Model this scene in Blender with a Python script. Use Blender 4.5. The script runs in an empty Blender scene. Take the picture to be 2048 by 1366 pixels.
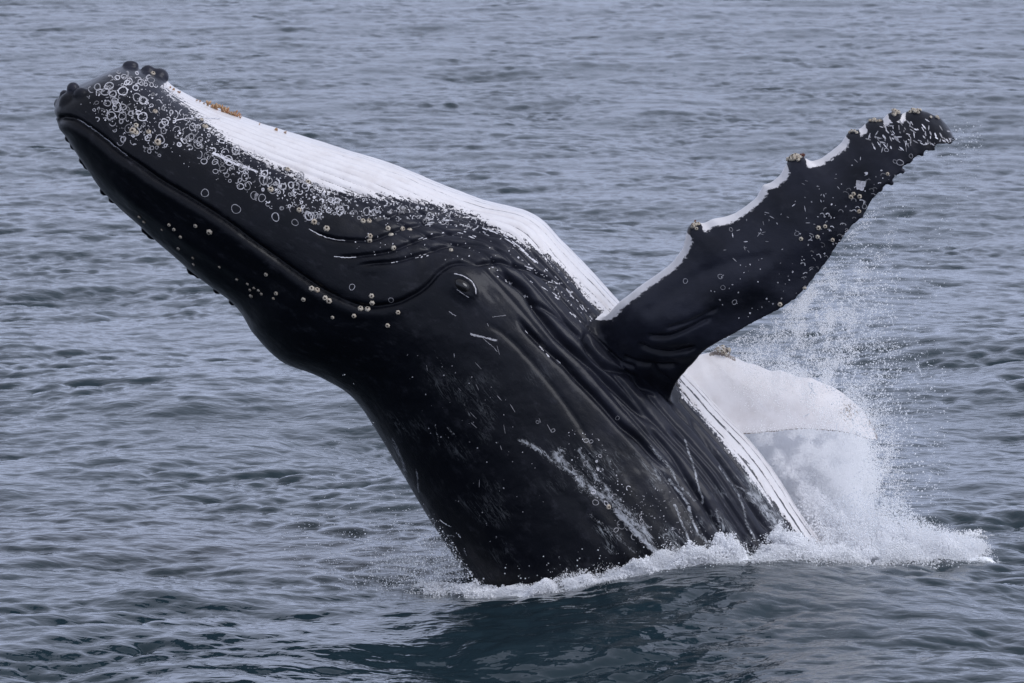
import bpy, math, random
import numpy as np
from mathutils import Vector
from mathutils.bvhtree import BVHTree

random.seed(7)
rng = np.random.default_rng(11)
sc = bpy.context.scene
COL = sc.collection

# ------------------------------------------------------------------ camera
CAM = np.array([0.0, -35.0, 6.0])
PITCH = math.radians(6.8)
FPX = 8750.0                       # focal length in photo pixels (2048 wide)
cd = bpy.data.cameras.new('camera')
cam = bpy.data.objects.new('camera', cd)
COL.objects.link(cam)
cam.location = CAM
cam.rotation_euler = (math.radians(90) - PITCH, 0, 0)
cd.sensor_width = 36.0
cd.lens = 36.0 * FPX / 2048.0
cd.clip_start = 0.5
cd.clip_end = 9000
cd.dof.use_dof = True
cd.dof.focus_distance = 34.2
cd.dof.aperture_fstop = 9.0
sc.camera = cam

# ------------------------------------------------------------------ overcast sky
SUN_EL, SUN_AZ = math.radians(58), math.radians(-150)
w = bpy.data.worlds.new('World')
sc.world = w
w.use_nodes = True
nt = w.node_tree
nt.nodes.clear()
out = nt.nodes.new('ShaderNodeOutputWorld')
bg = nt.nodes.new('ShaderNodeBackground')
sky = nt.nodes.new('ShaderNodeTexSky')
sky.sky_type = 'NISHITA'
sky.sun_disc = False
sky.sun_elevation = SUN_EL
sky.sun_rotation = SUN_AZ
sky.dust_density = 3.0
hs = nt.nodes.new('ShaderNodeHueSaturation')
hs.inputs['Saturation'].default_value = 0.3
nt.links.new(sky.outputs[0], hs.inputs['Color'])
# even cloud deck, brighter overhead (all round, the same in every direction)
tc = nt.nodes.new('ShaderNodeTexCoord')
sep = nt.nodes.new('ShaderNodeSeparateXYZ')
nt.links.new(tc.outputs['Generated'], sep.inputs[0])
cr = nt.nodes.new('ShaderNodeValToRGB')
cr.color_ramp.elements[0].position = 0.0
cr.color_ramp.elements[0].color = (0.84, 0.965, 1.35, 1)
cr.color_ramp.elements[1].position = 1.0
cr.color_ramp.elements[1].color = (0.66, 0.69, 0.79, 1)
nt.links.new(sep.outputs['Z'], cr.inputs[0])
mulc = nt.nodes.new('ShaderNodeMix'); mulc.data_type = 'RGBA'; mulc.blend_type = 'MULTIPLY'
mulc.inputs[0].default_value = 1.0
nt.links.new(cr.outputs[0], mulc.inputs[6])
mulc.inputs[7].default_value = (9.0, 9.0, 9.0, 1)
mix = nt.nodes.new('ShaderNodeMix'); mix.data_type = 'RGBA'
mix.inputs[0].default_value = 0.85
nt.links.new(hs.outputs[0], mix.inputs[6])
nt.links.new(mulc.outputs[2], mix.inputs[7])
nt.links.new(mix.outputs[2], bg.inputs['Color'])
bg.inputs['Strength'].default_value = 0.1
nt.links.new(bg.outputs[0], out.inputs['Surface'])

sl = bpy.data.lights.new('sun', 'SUN')
sl.energy = 2.0
sl.angle = math.radians(40)
sl.color = (0.93, 0.94, 1.0)
sun = bpy.data.objects.new('sun', sl)
COL.objects.link(sun)
# from behind the camera, a little to the right, high
sd = Vector((0.95, -0.60, 0.85)).normalized()
sun.rotation_euler = sd.to_track_quat('Z', 'Y').to_euler()
SUN_EL2 = math.asin(sd.z)
sky.sun_elevation = SUN_EL2
sky.sun_rotation = math.atan2(sd.x, sd.y)

vs = sc.view_settings
vs.view_transform = 'Standard'
vs.look = 'None'
vs.exposure = 0.0
vs.gamma = 1.0
vs.use_curve_mapping = False
sc.render.film_transparent = False
sc.cycles.diffuse_bounces = 20
sc.cycles.transmission_bounces = 20
sc.cycles.glossy_bounces = 5
sc.cycles.transparent_max_bounces = 16
sc.cycles.max_bounces = 22

# ------------------------------------------------------------------ tracing helpers
FWD = np.array([0, math.cos(PITCH), -math.sin(PITCH)])
UP = np.array([0, math.sin(PITCH), math.cos(PITCH)])


def ray(px, py):
    u = (np.asarray(px, float) - 1024) / FPX
    v = (683 - np.asarray(py, float)) / FPX
    return FWD + np.stack([u, 0 * u, 0 * u], -1) + v[..., None] * UP


def P(px, py, Y):
    d = ray(px, py)
    t = (np.asarray(Y) - CAM[1]) / d[..., 1]
    return CAM + d * t[..., None]


def G(px, py, z=0.0):
    d = ray(px, py)
    t = (z - CAM[2]) / d[..., 2]
    return CAM + d * t[..., None]


def proj(p):
    q = p - CAM
    f = q @ FWD
    return 1024 + FPX * q[:, 0] / f, 683 - FPX * (q @ UP) / f


def _hash(ix, iy, iz, seed):
    n = (ix.astype(np.int64) * 374761393 + iy.astype(np.int64) * 668265263 + iz.astype(np.int64) * 2147483647 + seed * 974711) & 0x7fffffff
    n = ((n ^ (n >> 13)) * 1274126177) & 0x7fffffff
    n = n ^ (n >> 16)
    return (n & 0xffff) / 65535.0


def vnoise(p, seed=0):
    p = np.asarray(p, float)
    i = np.floor(p).astype(np.int64)
    f = p - i
    f = f * f * (3 - 2 * f)
    r = 0
    for a in (0, 1):
        for b in (0, 1):
            for c in (0, 1):
                wgt = (f[:, 0] if a else 1 - f[:, 0]) * (f[:, 1] if b else 1 - f[:, 1]) * (f[:, 2] if c else 1 - f[:, 2])
                r = r + wgt * _hash(i[:, 0] + a, i[:, 1] + b, i[:, 2] + c, seed)
    return r


def fbm(p, seed=0, oct=4):
    r, a, s = 0, 0.5, 0
    for o in range(oct):
        r = r + a * vnoise(p * (2.03 ** o) + 17.3 * o, seed + o)
        s += a
        a *= 0.5
    return r / s


def smooth(a, b, x):
    t = np.clip((x - a) / (b - a), 0, 1)
    return t * t * (3 - 2 * t)


def catmull(pts, n):
    """resample rows of pts at n even steps of the row parameter (centripetal-free Catmull-Rom)"""
    pts = np.asarray(pts, float)
    m = len(pts)
    t = np.linspace(0, m - 1, n)
    i = np.clip(np.floor(t).astype(int), 0, m - 2)
    f = (t - i)[:, None]
    p0 = pts[np.clip(i - 1, 0, m - 1)]; p1 = pts[i]; p2 = pts[i + 1]; p3 = pts[np.clip(i + 2, 0, m - 1)]
    return 0.5 * (2 * p1 + (p2 - p0) * f + (2 * p0 - 5 * p1 + 4 * p2 - p3) * f ** 2 + (3 * p1 - p0 - 3 * p2 + p3) * f ** 3)


def poly_dist(x, y, line, want_side=False):
    """distance to a polyline, position along it (0..1) and signed side"""
    line = np.asarray(line, float)
    d = np.full(x.shape, 1e9); al = np.zeros(x.shape); side = np.zeros(x.shape)
    seg = np.hypot(*(line[1:] - line[:-1]).T); cum = np.concatenate([[0], np.cumsum(seg)])
    for k in range(len(line) - 1):
        a, b = line[k], line[k + 1]
        ab = b - a
        t = np.clip(((x - a[0]) * ab[0] + (y - a[1]) * ab[1]) / (ab @ ab), 0, 1)
        ex, ey = x - a[0] - t * ab[0], y - a[1] - t * ab[1]
        dd = np.hypot(ex, ey)
        m = dd < d
        d = np.where(m, dd, d)
        al = np.where(m, (cum[k] + t * seg[k]) / cum[-1], al)
        side = np.where(m, np.sign(ab[0] * ey - ab[1] * ex), side)
    return d, al, side


def in_poly(x, y, poly):
    poly = np.asarray(poly, float)
    r = np.zeros(x.shape, bool)
    j = len(poly) - 1
    for i in range(len(poly)):
        xi, yi = poly[i]; xj, yj = poly[j]
        c = ((yi > y) != (yj > y)) & (x < (xj - xi) * (y - yi) / (yj - yi + 1e-12) + xi)
        r ^= c
        j = i
    return r


# ------------------------------------------------------------------ mesh helpers
def new_mesh(name, verts, quads=None, tris=None, smooth_shade=True):
    me = bpy.data.meshes.new(name)
    verts = np.asarray(verts, np.float32)
    me.vertices.add(len(verts))
    me.vertices.foreach_set('co', verts.ravel())
    loops, starts, totals = [], [], []
    n = 0
    for f, k in ((quads, 4), (tris, 3)):
        if f is None or len(f) == 0:
            continue
        f = np.asarray(f, np.int32)
        loops.append(f.ravel())
        starts.append(n + np.arange(len(f), dtype=np.int32) * k)
        n += f.size
    if loops:
        loops = np.concatenate(loops); starts = np.concatenate(starts)
        me.loops.add(len(loops)); me.loops.foreach_set('vertex_index', loops)
        me.polygons.add(len(starts)); me.polygons.foreach_set('loop_start', starts)
        me.update(calc_edges=True)
        me.polygons.foreach_set('use_smooth', np.full(len(starts), smooth_shade, bool))
    me.update()
    return me


def link(name, me, mat=None, parent=None, **props):
    o = bpy.data.objects.new(name, me)
    COL.objects.link(o)
    if mat is not None and me is not None and not me.materials:
        me.materials.append(mat)
    if parent is not None:
        o.parent = parent
    for k, v in props.items():
        o[k] = v
    return o


def set_attr(me, name, arr, kind='FLOAT'):
    a = me.attributes.new(name, kind, 'POINT')
    arr = np.asarray(arr, np.float32)
    a.data.foreach_set('value' if kind == 'FLOAT' else 'vector', arr.ravel())


class Mat:
    """small node-tree writer"""

    def __init__(self, name):
        self.m = bpy.data.materials.new(name)
        self.m.use_nodes = True
        self.t = self.m.node_tree
        self.t.nodes.clear()
        self.out = self.t.nodes.new('ShaderNodeOutputMaterial')

    def n(self, typ, **kw):
        nd = self.t.nodes.new('ShaderNode' + typ)
        for k, v in kw.items():
            setattr(nd, k, v)
        return nd

    def put(self, sock, v):
        if hasattr(v, 'is_output') or isinstance(v, bpy.types.NodeSocket):
            self.t.links.new(v, sock)
        elif v is not None:
            sock.default_value = v

    def math(self, op, a, b=None, c=None, clamp=False):
        nd = self.n('Math', operation=op, use_clamp=clamp)
        for i, v in enumerate((a, b, c)):
            if v is not None:
                self.put(nd.inputs[i], v)
        return nd.outputs[0]

    def attr(self, name, vec=False):
        nd = self.n('Attribute', attribute_name=name)
        return nd.outputs['Vector' if vec else 'Fac']

    def noise(self, vec, scale, detail=4, rough=0.55, dist=0.0):
        nd = self.n('TexNoise')
        self.put(nd.inputs['Vector'], vec)
        nd.inputs['Scale'].default_value = scale
        nd.inputs['Detail'].default_value = detail
        nd.inputs['Roughness'].default_value = rough
        nd.inputs['Distortion'].default_value = dist
        return nd.outputs[0]

    def mapping(self, vec, scale=(1, 1, 1), loc=(0, 0, 0), rot=(0, 0, 0)):
        nd = self.n('Mapping')
        self.put(nd.inputs[0], vec)
        nd.inputs['Location'].default_value = loc
        nd.inputs['Rotation'].default_value = rot
        nd.inputs['Scale'].default_value = scale
        return nd.outputs[0]

    def step(self, v, lo, hi, a=0.0, b=1.0):
        nd = self.n('MapRange', interpolation_type='SMOOTHSTEP')
        self.put(nd.inputs[0], v)
        for i, q in enumerate((lo, hi, a, b)):
            self.put(nd.inputs[i + 1], q)
        return nd.outputs[0]

    def mix(self, f, a, b):
        nd = self.n('Mix', data_type='RGBA')
        self.put(nd.inputs[0], f)
        self.put(nd.inputs[6], a)
        self.put(nd.inputs[7], b)
        return nd.outputs[2]

    def bump(self, h, dist, strength=1.0, normal=None):
        nd = self.n('Bump')
        nd.inputs['Strength'].default_value = strength
        nd.inputs['Distance'].default_value = dist
        self.put(nd.inputs['Height'], h)
        if normal is not None:
            self.put(nd.inputs['Normal'], normal)
        return nd.outputs[0]

    def pbsdf(self, color, rough=0.5, normal=None, ior=1.45, **kw):
        nd = self.n('BsdfPrincipled')
        self.put(nd.inputs['Base Color'], color)
        self.put(nd.inputs['Roughness'], rough)
        nd.inputs['IOR'].default_value = ior
        if normal is not None:
            self.put(nd.inputs['Normal'], normal)
        for k, v in kw.items():
            self.put(nd.inputs[k.replace('_', ' ')], v)
        return nd.outputs[0]

    def done(self, shader):
        self.t.links.new(shader, self.out.inputs[0])
        return self.m


# ================================================================== THE SEA
def fft_tile(N, L, lmin, lmax, wdir, seed, slope, spread=2.0, peak=None):
    """random sea of wavelengths lmin..lmax on an L metre tile; scaled to an rms slope"""
    r = np.random.default_rng(seed)
    k1 = np.fft.fftfreq(N, L / N) * 2 * math.pi
    kx, ky = np.meshgrid(k1, k1, indexing='ij')
    k = np.hypot(kx, ky); k[0, 0] = 1e-6
    ang = np.arctan2(ky, kx) - math.atan2(wdir[1], wdir[0])
    band = smooth(2 * math.pi / (lmax * 1.3), 2 * math.pi / lmax, k) * (1 - smooth(2 * math.pi / lmin, 2 * math.pi / (lmin * 0.8), k))
    amp = np.sqrt(band) * k ** -2.0 * (np.abs(np.cos(ang / 2)) ** spread + 0.08)
    z = amp * (r.normal(size=(N, N)) + 1j * r.normal(size=(N, N)))
    z[0, 0] = 0
    h = np.fft.ifft2(z).real
    sx = np.fft.ifft2(1j * kx * z).real; sy = np.fft.ifft2(1j * ky * z).real
    s = slope / math.sqrt((sx ** 2 + sy ** 2).mean())
    dx = np.fft.ifft2(1j * kx / k * z).real
    dy = np.fft.ifft2(1j * ky / k * z).real
    return dict(N=N, L=L, f=np.stack([h, dx, dy], -1) * s)


def sample(tile, x, y):
    N, L = tile['N'], tile['L']
    u = x / L * N; v = y / L * N
    i = np.floor(u).astype(np.int64); j = np.floor(v).astype(np.int64)
    a = (u - i)[..., None]; b = (v - j)[..., None]
    f = tile['f']
    i0, i1, j0, j1 = i % N, (i + 1) % N, j % N, (j + 1) % N
    return f[i0, j0] * (1 - a) * (1 - b) + f[i1, j0] * a * (1 - b) + f[i0, j1] * (1 - a) * b + f[i1, j1] * a * b


WD = (0.30, -0.95)
BANDS = [  # tile, mean wavelength, choppiness, forward lean, gustiness
    (fft_tile(256, 131.0, 6.0, 16.0, WD, 3, 0.020), 9.0, 1.0, 0.0, 0),
    (fft_tile(1024, 61.0, 0.9, 6.0, (0.15, -1), 15, 0.064, 3.0), 2.1, 2.0, 0.4, 0),
    (fft_tile(1024, 37.0, 0.17, 0.75, (0.35, -0.9), 8, 0.136, 3.5), 0.37, 1.4, 0.8, .28),
    (fft_tile(512, 7.3, 0.10, 0.28, (0.1, -1), 9, 0.095, 4.0), 0.18, 1.0, 0.4, .2),
]
GUST = [fft_tile(256, 53.0, 1.6, 7.0, WD, 31, 1.0, 1.0), fft_tile(256, 29.0, 0.9, 3.0, WD, 33, 1.0, 1.0)]
for g_ in GUST:
    g_['f'] = g_['f'][..., :1] / g_['f'][..., 0].std()


def calm(x, y):
    """smooth upwelling right in front of the whale"""
    return np.exp(-(((x - 0.9) / 2.6) ** 2 + ((y + 2.2) / 1.1) ** 2))


def swell(x, y):
    """the hump of water the rising body pushes up"""
    A = 0.235 * np.exp(-((x - 1.7) / 1.25) ** 2) + 0.06 * np.exp(-((x - 3.2) / 1.0) ** 2) - 0.03 * np.exp(-((x + 0.3) / 0.9) ** 2)
    yy = y + 1.35 - 0.12 * (x - 1.4)
    prof = np.where(yy < 0, np.exp(-(yy / 1.75) ** 2), np.exp(-(yy / 1.6) ** 2))
    left = 0.10 * np.exp(-((x + 2.7) / 0.55) ** 2 - ((y + 1.6) / 0.5) ** 2)
    return A * prof + left


def sea(x, y, spacing=None):
    """displaced position of the resting point (x, y)"""
    d = np.zeros(x.shape + (3,))
    cm = calm(x, y)
    gu = (sample(GUST[0], x, y)[..., 0] + sample(GUST[1], x * .7, y)[..., 0]) * .707
    stir = (1 - .55 * cm) * (1 + .75 * np.exp(-((x + .3) / 6.5) ** 2 - ((y + 4.0) / 2.2) ** 2))
    for tile, lam, chop, lean, sg in BANDS:
        g = 1.0 if spacing is None else 1 - smooth(0.55, 1.4, spacing / lam)
        g = g * np.exp(sg * np.clip(gu, -2.5, 2.2) - sg * sg)      # wavelets come in groups, calm between
        if 2 < lam < 5:
            g = g * stir
        if lam < 2:
            g = g * (1 - (0.22 if lam > .5 else 0.0) * cm)
        s = sample(tile, x, y) * np.asarray(g)[..., None]
        d[..., 2] += s[..., 0]
        d[..., 0] -= chop * s[..., 1]
        d[..., 1] -= chop * s[..., 2] + lean * s[..., 0]
    d[..., 2] += swell(x, y)
    return np.stack([x + d[..., 0], y + d[..., 1], d[..., 2]], -1)


# rings round the viewer: fine near the whale, coarse to the horizon
ang = np.concatenate([np.linspace(-180, -9.2, 60)[:-1], np.linspace(-9.2, 9.2, 600), np.linspace(9.2, 180, 60)[1:-1]])
ang = np.radians(ang)
rr = [2.0, 6, 12, 18, 23, 26]
r0 = 27.0
dep = []
rows = [27.0]
while rows[-1] < 165:
    rows.append(rows[-1] + 0.036 * (rows[-1] / 27.0) ** 1.2)
rr = np.array(rr + list(rows) + [170, 180, 200, 260, 330, 450, 700, 1200, 2500, 6000])
RR, AA = np.meshgrid(rr, ang, indexing='ij')
X = RR * np.sin(AA); Y = CAM[1] + RR * np.cos(AA)
dr = np.gradient(rr)
sp = np.maximum(np.broadcast_to(dr[:, None], RR.shape) * 0.75, 0)
wv = sea(X, Y, np.maximum(sp, RR * np.abs(np.gradient(ang))[None, :]))
nr, na = RR.shape
idx = np.arange(nr * na).reshape(nr, na)
idn = np.roll(idx, -1, 1)
q = np.stack([idx[:-1], idn[:-1], idn[1:], idx[1:]], -1).reshape(-1, 4)
q = q[:, ::-1]
vv = np.concatenate([wv.reshape(-1, 3), [[0, CAM[1], 0]]])
c = nr * na
tri = np.stack([np.full(na, c), idn[0], idx[0]], -1)[:, ::-1]
me = new_mesh('sea', vv, q, tri[:, ::-1])

# foam lying on the water
fx, fy = vv[:, 0], vv[:, 1]
foam = np.zeros(len(vv))
near = (np.abs(fx) < 8) & (np.abs(fy) < 8)
n_ = np.where(near)[0]
# the contour of the body at the surface, later reused for the splashes
FOAM_LINE = np.array([[-0.42, -0.75], [-0.2, -1.05], [0.15, -1.28], [0.6, -1.4], [1.1, -1.42], [1.6, -1.3], [2.05, -1.05], [2.45, -0.65], [2.8, -0.3], [3.3, -0.15], [3.8, -0.05]])
d_, al_, s_ = poly_dist(fx[n_], fy[n_], FOAM_LINE)
fo = .92 * np.exp(-(d_ / 0.20) ** 2)
fo = np.maximum(fo, 1.2 * np.exp(-(((fx[n_] - 3.0) / 0.75) ** 2 + ((fy[n_] - 0.35) / 0.75) ** 2)))
fo = np.maximum(fo, 0.6 * np.exp(-(((fx[n_] + 0.65) / 0.55) ** 2 + ((fy[n_] + 0.7) / 0.55) ** 2)))
fo = np.maximum(fo, 0.55 * np.exp(-(((fx[n_] - 3.9) / 0.25) ** 2 + ((fy[n_] - 1.3) / 0.3) ** 2)))
foam[n_] = fo
set_attr(me, 'foam', foam)
# ripples too small and far to be built: the surface counts as rougher there
set_attr(me, 'ripple', smooth(2, 60, fy))

M = Mat('sea_water')
geo = M.n('NewGeometry').outputs['Position']
n1 = M.noise(M.mapping(geo, (0.7, 1.3, 1.0), rot=(0, 0, 0.2)), 9.0, 1.0, 0.4, 0.5)
n2 = M.noise(M.mapping(geo, (1.0, 0.6, 1.0), rot=(0, 0, -0.4)), 24.0, 1.0, 0.4, 0.5)
h = M.math('ADD', M.math('MULTIPLY', n1, 1.0), M.math('MULTIPLY', n2, 0.30))
bmp = M.bump(h, 0.013, 0.75)
fm = M.attr('foam')
nf = M.noise(geo, 11.0, 6, 0.68, 0.6)
nf2 = M.noise(geo, 45.0, 4, 0.6)
fcov = M.step(M.math('ADD', M.math('ADD', fm, M.math('MULTIPLY', M.math('SUBTRACT', nf, 0.5), 2.0)), M.math('MULTIPLY', M.math('SUBTRACT', nf2, 0.5), 0.8)), 0.55, 0.95)
col = M.mix(fcov, (0.013, 0.026, 0.034, 1), (0.84, 0.86, 0.88, 1))
rgh = M.math('ADD', M.math('ADD', 0.05, M.math('MULTIPLY', M.attr('ripple'), 0.13)), M.math('MULTIPLY', fcov, 0.6))
sh = M.pbsdf(col, rgh, bmp, ior=1.333)
MAT_SEA = M.done(sh)
link('sea', me, MAT_SEA, kind='structure', label='choppy grey blue sea under an overcast sky')

# ================================================================== THE WHALE
# dorsal (L) and ventral (R) outline points, half thickness towards the viewer, depth of both edges
SECT = [
    # Lx   Ly    Rx    Ry   half  yL    yR
    (112, 208, 128, 182, .14, -.10, .05),
    (113, 226, 180, 160, .34, -.10, .10),
    (124, 250, 245, 135, .50, -.08, .15),
    (141, 284, 318, 150, .62, -.05, .15),
    (168, 324, 350, 178, .70, .00, .12),
    (212, 386, 430, 215, .80, .00, .08),
    (292, 460, 530, 250, .88, .00, .05),
    (382, 538, 650, 287, .96, .00, .0),
    (470, 607, 780, 328, 1.02, .00, .0),
    (508, 665, 880, 369, 1.06, .00, .0),
    (562, 718, 970, 402, 1.09, .00, .0),
    (632, 746, 1070, 430, 1.12, .00, .0),
    (700, 786, 1140, 500, 1.15, .00, .0),
    (755, 860, 1230, 594, 1.17, -.05, .05),
    (800, 935, 1320, 690, 1.18, -.1, .1),
    (850, 1020, 1420, 800, 1.18, -.16, .15),
    (905, 1105, 1525, 915, 1.17, -.24, .2),
    (962, 1190, 1612, 1045, 1.15, -.30, .25),
    (1025, 1275, 1706, 1170, 1.12, -.35, .3),
    (1110, 1390, 1800, 1320, 1.05, -.4, .35),
    (1190, 1490, 1900, 1450, 1.0, -.4, .4),
]
NT, NS = 260, 160
S = catmull(SECT, NT)
th = np.linspace(0, 2 * math.pi, NS, endpoint=False)
ct, st = np.cos(th), np.sin(th)
pw = 0.92
cx = np.sign(ct) * np.abs(ct) ** pw
sx_ = np.sign(st) * np.abs(st) ** pw
Lp = P(S[:, 0], S[:, 1], S[:, 5]); Rp = P(S[:, 2], S[:, 3], S[:, 6])
C_ = (Lp + Rp) / 2; A_ = (Rp - Lp) / 2
body_v = C_[:, None, :] + cx[None, :, None] * A_[:, None, :] - sx_[None, :, None] * (S[:, 4])[:, None, None] * np.array([0, 1.0, 0])


def loft_faces(nt, ns, base=0):
    i = np.arange(nt * ns).reshape(nt, ns) + base
    j = np.roll(i, -1, 1)
    return np.stack([i[:-1], i[1:], j[1:], j[:-1]], -1).reshape(-1, 4), i


def add_loft(parts, V):
    nt, ns, _ = V.shape
    base = sum(len(p[0]) for p in parts)
    q, i = loft_faces(nt, ns, base)
    c0 = V[0].mean(0); c1 = V[-1].mean(0)
    v = np.concatenate([V.reshape(-1, 3), [c0, c1]])
    n0 = base + nt * ns
    j = np.roll(i, -1, 1)
    t0 = np.stack([np.full(ns, n0), i[0], j[0]], -1)
    t1 = np.stack([np.full(ns, n0 + 1), j[-1], i[-1]], -1)
    parts.append((v, q, np.concatenate([t0, t1])))


def add_ball(parts, c, r, sc_=(1, 1, 1), n=12):
    a = np.linspace(0.05, math.pi - 0.05, n)
    V = np.stack([np.stack([np.sin(t) * np.cos(th[::8]), np.sin(t) * np.sin(th[::8]), np.full(len(th[::8]), math.cos(t))], -1) for t in a])
    V = V * np.array(sc_) * r + np.asarray(c)
    add_loft(parts, V)


# edges of the near flipper, walked out from the root
LEAD = [(1120, 700), (1185, 655), (1215, 628), (1243, 602), (1275, 578), (1310, 552), (1345, 524), (1366, 497), (1372, 470), (1376, 452), (1390, 446), (1408, 447), (1425, 438), (1450, 434), (1470, 427),
        (1495, 409), (1513, 395), (1522, 380), (1530, 370), (1545, 364), (1562, 350), (1570, 335), (1576, 318), (1592, 310), (1608, 314), (1622, 322), (1640, 317), (1662, 303), (1685, 284), (1694, 268), (1706, 262), (1722, 256),
        (1734, 243), (1748, 238), (1762, 242), (1776, 228), (1790, 223), (1804, 230), (1818, 222), (1836, 220), (1858, 226), (1880, 236), (1898, 254), (1911, 277)]
TRAIL = [(1300, 880), (1348, 800), (1362, 768), (1380, 742), (1408, 706), (1440, 684), (1480, 662), (1522, 640), (1560, 620), (1592, 599), (1620, 570), (1640, 545), (1658, 520), (1670, 498), (1686, 474),
         (1704, 455), (1722, 440), (1734, 424), (1744, 405), (1758, 384), (1770, 371), (1780, 368), (1788, 354), (1800, 347), (1806, 334), (1820, 327), (1832, 313), (1844, 313), (1850, 302), (1866, 303), (1874, 290), (1888, 290), (1902, 288), (1911, 283)]
# matching stations: index in LEAD, index in TRAIL, depth of centre, half thickness
FST = [(0, 0, -.30, .34), (1, 1, -.62, .33), (3, 3, -.98, .25), (5, 5, -1.14, .19), (7, 7, -1.24, .155), (12, 9, -1.30, .14), (16, 12, -1.36, .125), (22, 15, -1.40, .115), (27, 19, -1.43, .105),
       (32, 23, -1.44, .09), (36, 27, -1.45, .075), (40, 30, -1.45, .06), (42, 32, -1.45, .045), (43, 33, -1.45, .02)]


def along(line, i0, i1, n):
    seg = np.asarray(line[i0:i1 + 1], float)
    l = np.concatenate([[0], np.cumsum(np.hypot(*(seg[1:] - seg[:-1]).T))])
    t = np.linspace(0, l[-1], n, endpoint=False)
    return np.stack([np.interp(t, l, seg[:, 0]), np.interp(t, l, seg[:, 1])], -1)


def flipper(LEAD, TRAIL, FST, step=22, tilt=.14):
    a, b, yc, hh = [], [], [], []
    for (i0, j0, y0, h0), (i1, j1, y1, h1) in zip(FST[:-1], FST[1:]):
        a.append(along(LEAD, i0, i1, step)); b.append(along(TRAIL, j0, j1, step))
        t = np.linspace(0, 1, step, endpoint=False)
        yc.append(y0 + (y1 - y0) * t); hh.append(h0 + (h1 - h0) * t)
    a = np.concatenate(a); b = np.concatenate(b); yc = np.concatenate(yc); hh = np.concatenate(hh)
    ker = np.ones(31) / 31
    yc = np.convolve(np.pad(yc, 15, mode='edge'), ker, 'valid'); hh = np.convolve(np.pad(hh, 15, mode='edge'), ker, 'valid')
    k_ = tilt * np.minimum(1, np.arange(len(yc)) / 60.0)
    pa = P(a[:, 0], a[:, 1], yc + k_); pb = P(b[:, 0], b[:, 1], yc - k_)
    ns = 96
    t = np.linspace(0, 2 * math.pi, ns, endpoint=False)
    cc = np.cos(t)                       # +1 leading, -1 trailing
    # wing-like section: fat near the leading edge, thin at the trailing edge
    prof = np.sin(t) * (0.60 + 0.40 * cc) * 1.05
    cen = (pa + pb) / 2; ax = (pa - pb) / 2
    V = cen[:, None] + cc[None, :, None] * ax[:, None] - (hh[:, None] * prof[None])[..., None] * np.array([0, 1.0, 0])
    return V


near_flip = flipper(LEAD, TRAIL, FST)
FLEAD = [(1290, 760), (1340, 735), (1392, 712), (1420, 705), (1436, 702), (1450, 704), (1466, 712), (1490, 724), (1515, 731), (1540, 741), (1558, 739), (1575, 744), (1600, 754), (1620, 753), (1640, 763), (1662, 771), (1685, 786), (1705, 802), (1722, 817), (1738, 838), (1750, 858), (1757, 876)]
FTRAIL = [(1370, 920), (1420, 895), (1470, 872), (1520, 868), (1560, 864), (1600, 860), (1640, 862), (1680, 865), (1712, 872), (1735, 880), (1756, 886)]
FFST = [(0, 0, .45, .22), (2, 2, .62, .17), (7, 3, .72, .14), (10, 4, .78, .12), (12, 5, .82, .10), (14, 6, .86, .09), (16, 7, .90, .08), (18, 8, .93, .06), (20, 9, .95, .04), (21, 10, .96, .02)]
far_flip = flipper(FLEAD, FTRAIL, FFST, tilt=.10)

parts = []
add_loft(parts, body_v)
add_loft(parts, near_flip[:, ::-1])
add_loft(parts, far_flip[:, ::-1])
# knobs: chin, jaw rim and snout
for (x, y, Yd, r, s3) in [(146, 177, -.28, .052, (1, 1, 1)), (163, 190, -.36, .062, (1.1, 1, 1)), (129, 190, -.15, .045, (1, 1, 1)), (119, 208, -.12, .048, (1, 1, 1.1)), (138, 206, -.30, .085, (1, 1, 1)), (124, 222, -.16, .06, (1, 1, 1)),
                          (317, 153, .12, .085, (1.0, 1.0, .85)), (262, 131, .15, .05, (1.3, 1, .8)), (296, 144, .1, .06, (1, 1, 1)),
                          (166, 320, -.02, .032, (1, 1, 1)), (174, 331, -.02, .03, (1, 1, 1)), (210, 380, 0, .036, (1, 1, 1)), (226, 398, 0, .03, (1, 1, 1)), (245, 405, 0, .038, (1.2, 1, 1)), (292, 458, 0, .034, (1, 1, 1)), (307, 468, 0, .04, (1.2, 1, 1)),
                          (340, 489, 0, .03, (1, 1, 1)), (386, 536, 0, .042, (1, 1, 1.1)), (398, 548, 0, .03, (1, 1, 1)), (436, 578, 0, .034, (1, 1, 1)), (466, 602, 0, .03, (1, 1, 1)), (138, 276, -.05, .03, (1, 1, 1)), (148, 292, -.05, .028, (1, 1, 1)),
                          # knobs of the flipper edges
                          (1591, 320, -1.27, .042, (1.1, 1, 1)), (1388, 455, -1.17, .034, (1, 1, 1)), (1748, 246, -1.31, .03, (1.2, 1, 1)), (1790, 231, -1.33, .028, (1.2, 1, 1)), (1834, 227, -1.34, .028, (1.3, 1, 1)), (1703, 267, -1.30, .024, (1.2, 1, .8)), (1531, 375, -1.24, .026, (1, 1, 1)),
                          (1444, 704, .68, .06, (1.2, 1, .9)), (1783, 366, -1.55, .019, (1, 1, 1)), (1806, 343, -1.56, .018, (1, 1, 1)), (1845, 310, -1.57, .018, (1, 1, 1)), (1868, 299, -1.57, .016, (1, 1, 1)), (1899, 285, -1.55, .016, (1, 1, 1)), (1760, 379, -1.55, .018, (1, 1, 1)), (1726, 434, -1.55, .015, (1, 1, 1))]:
    if abs(Yd) <= .05 and x < 480:
        r *= 1.25
    add_ball(parts, P(np.array(x), np.array(y), np.array(Yd)), r, s3)
V0 = np.concatenate([p[0] for p in parts])
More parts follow.
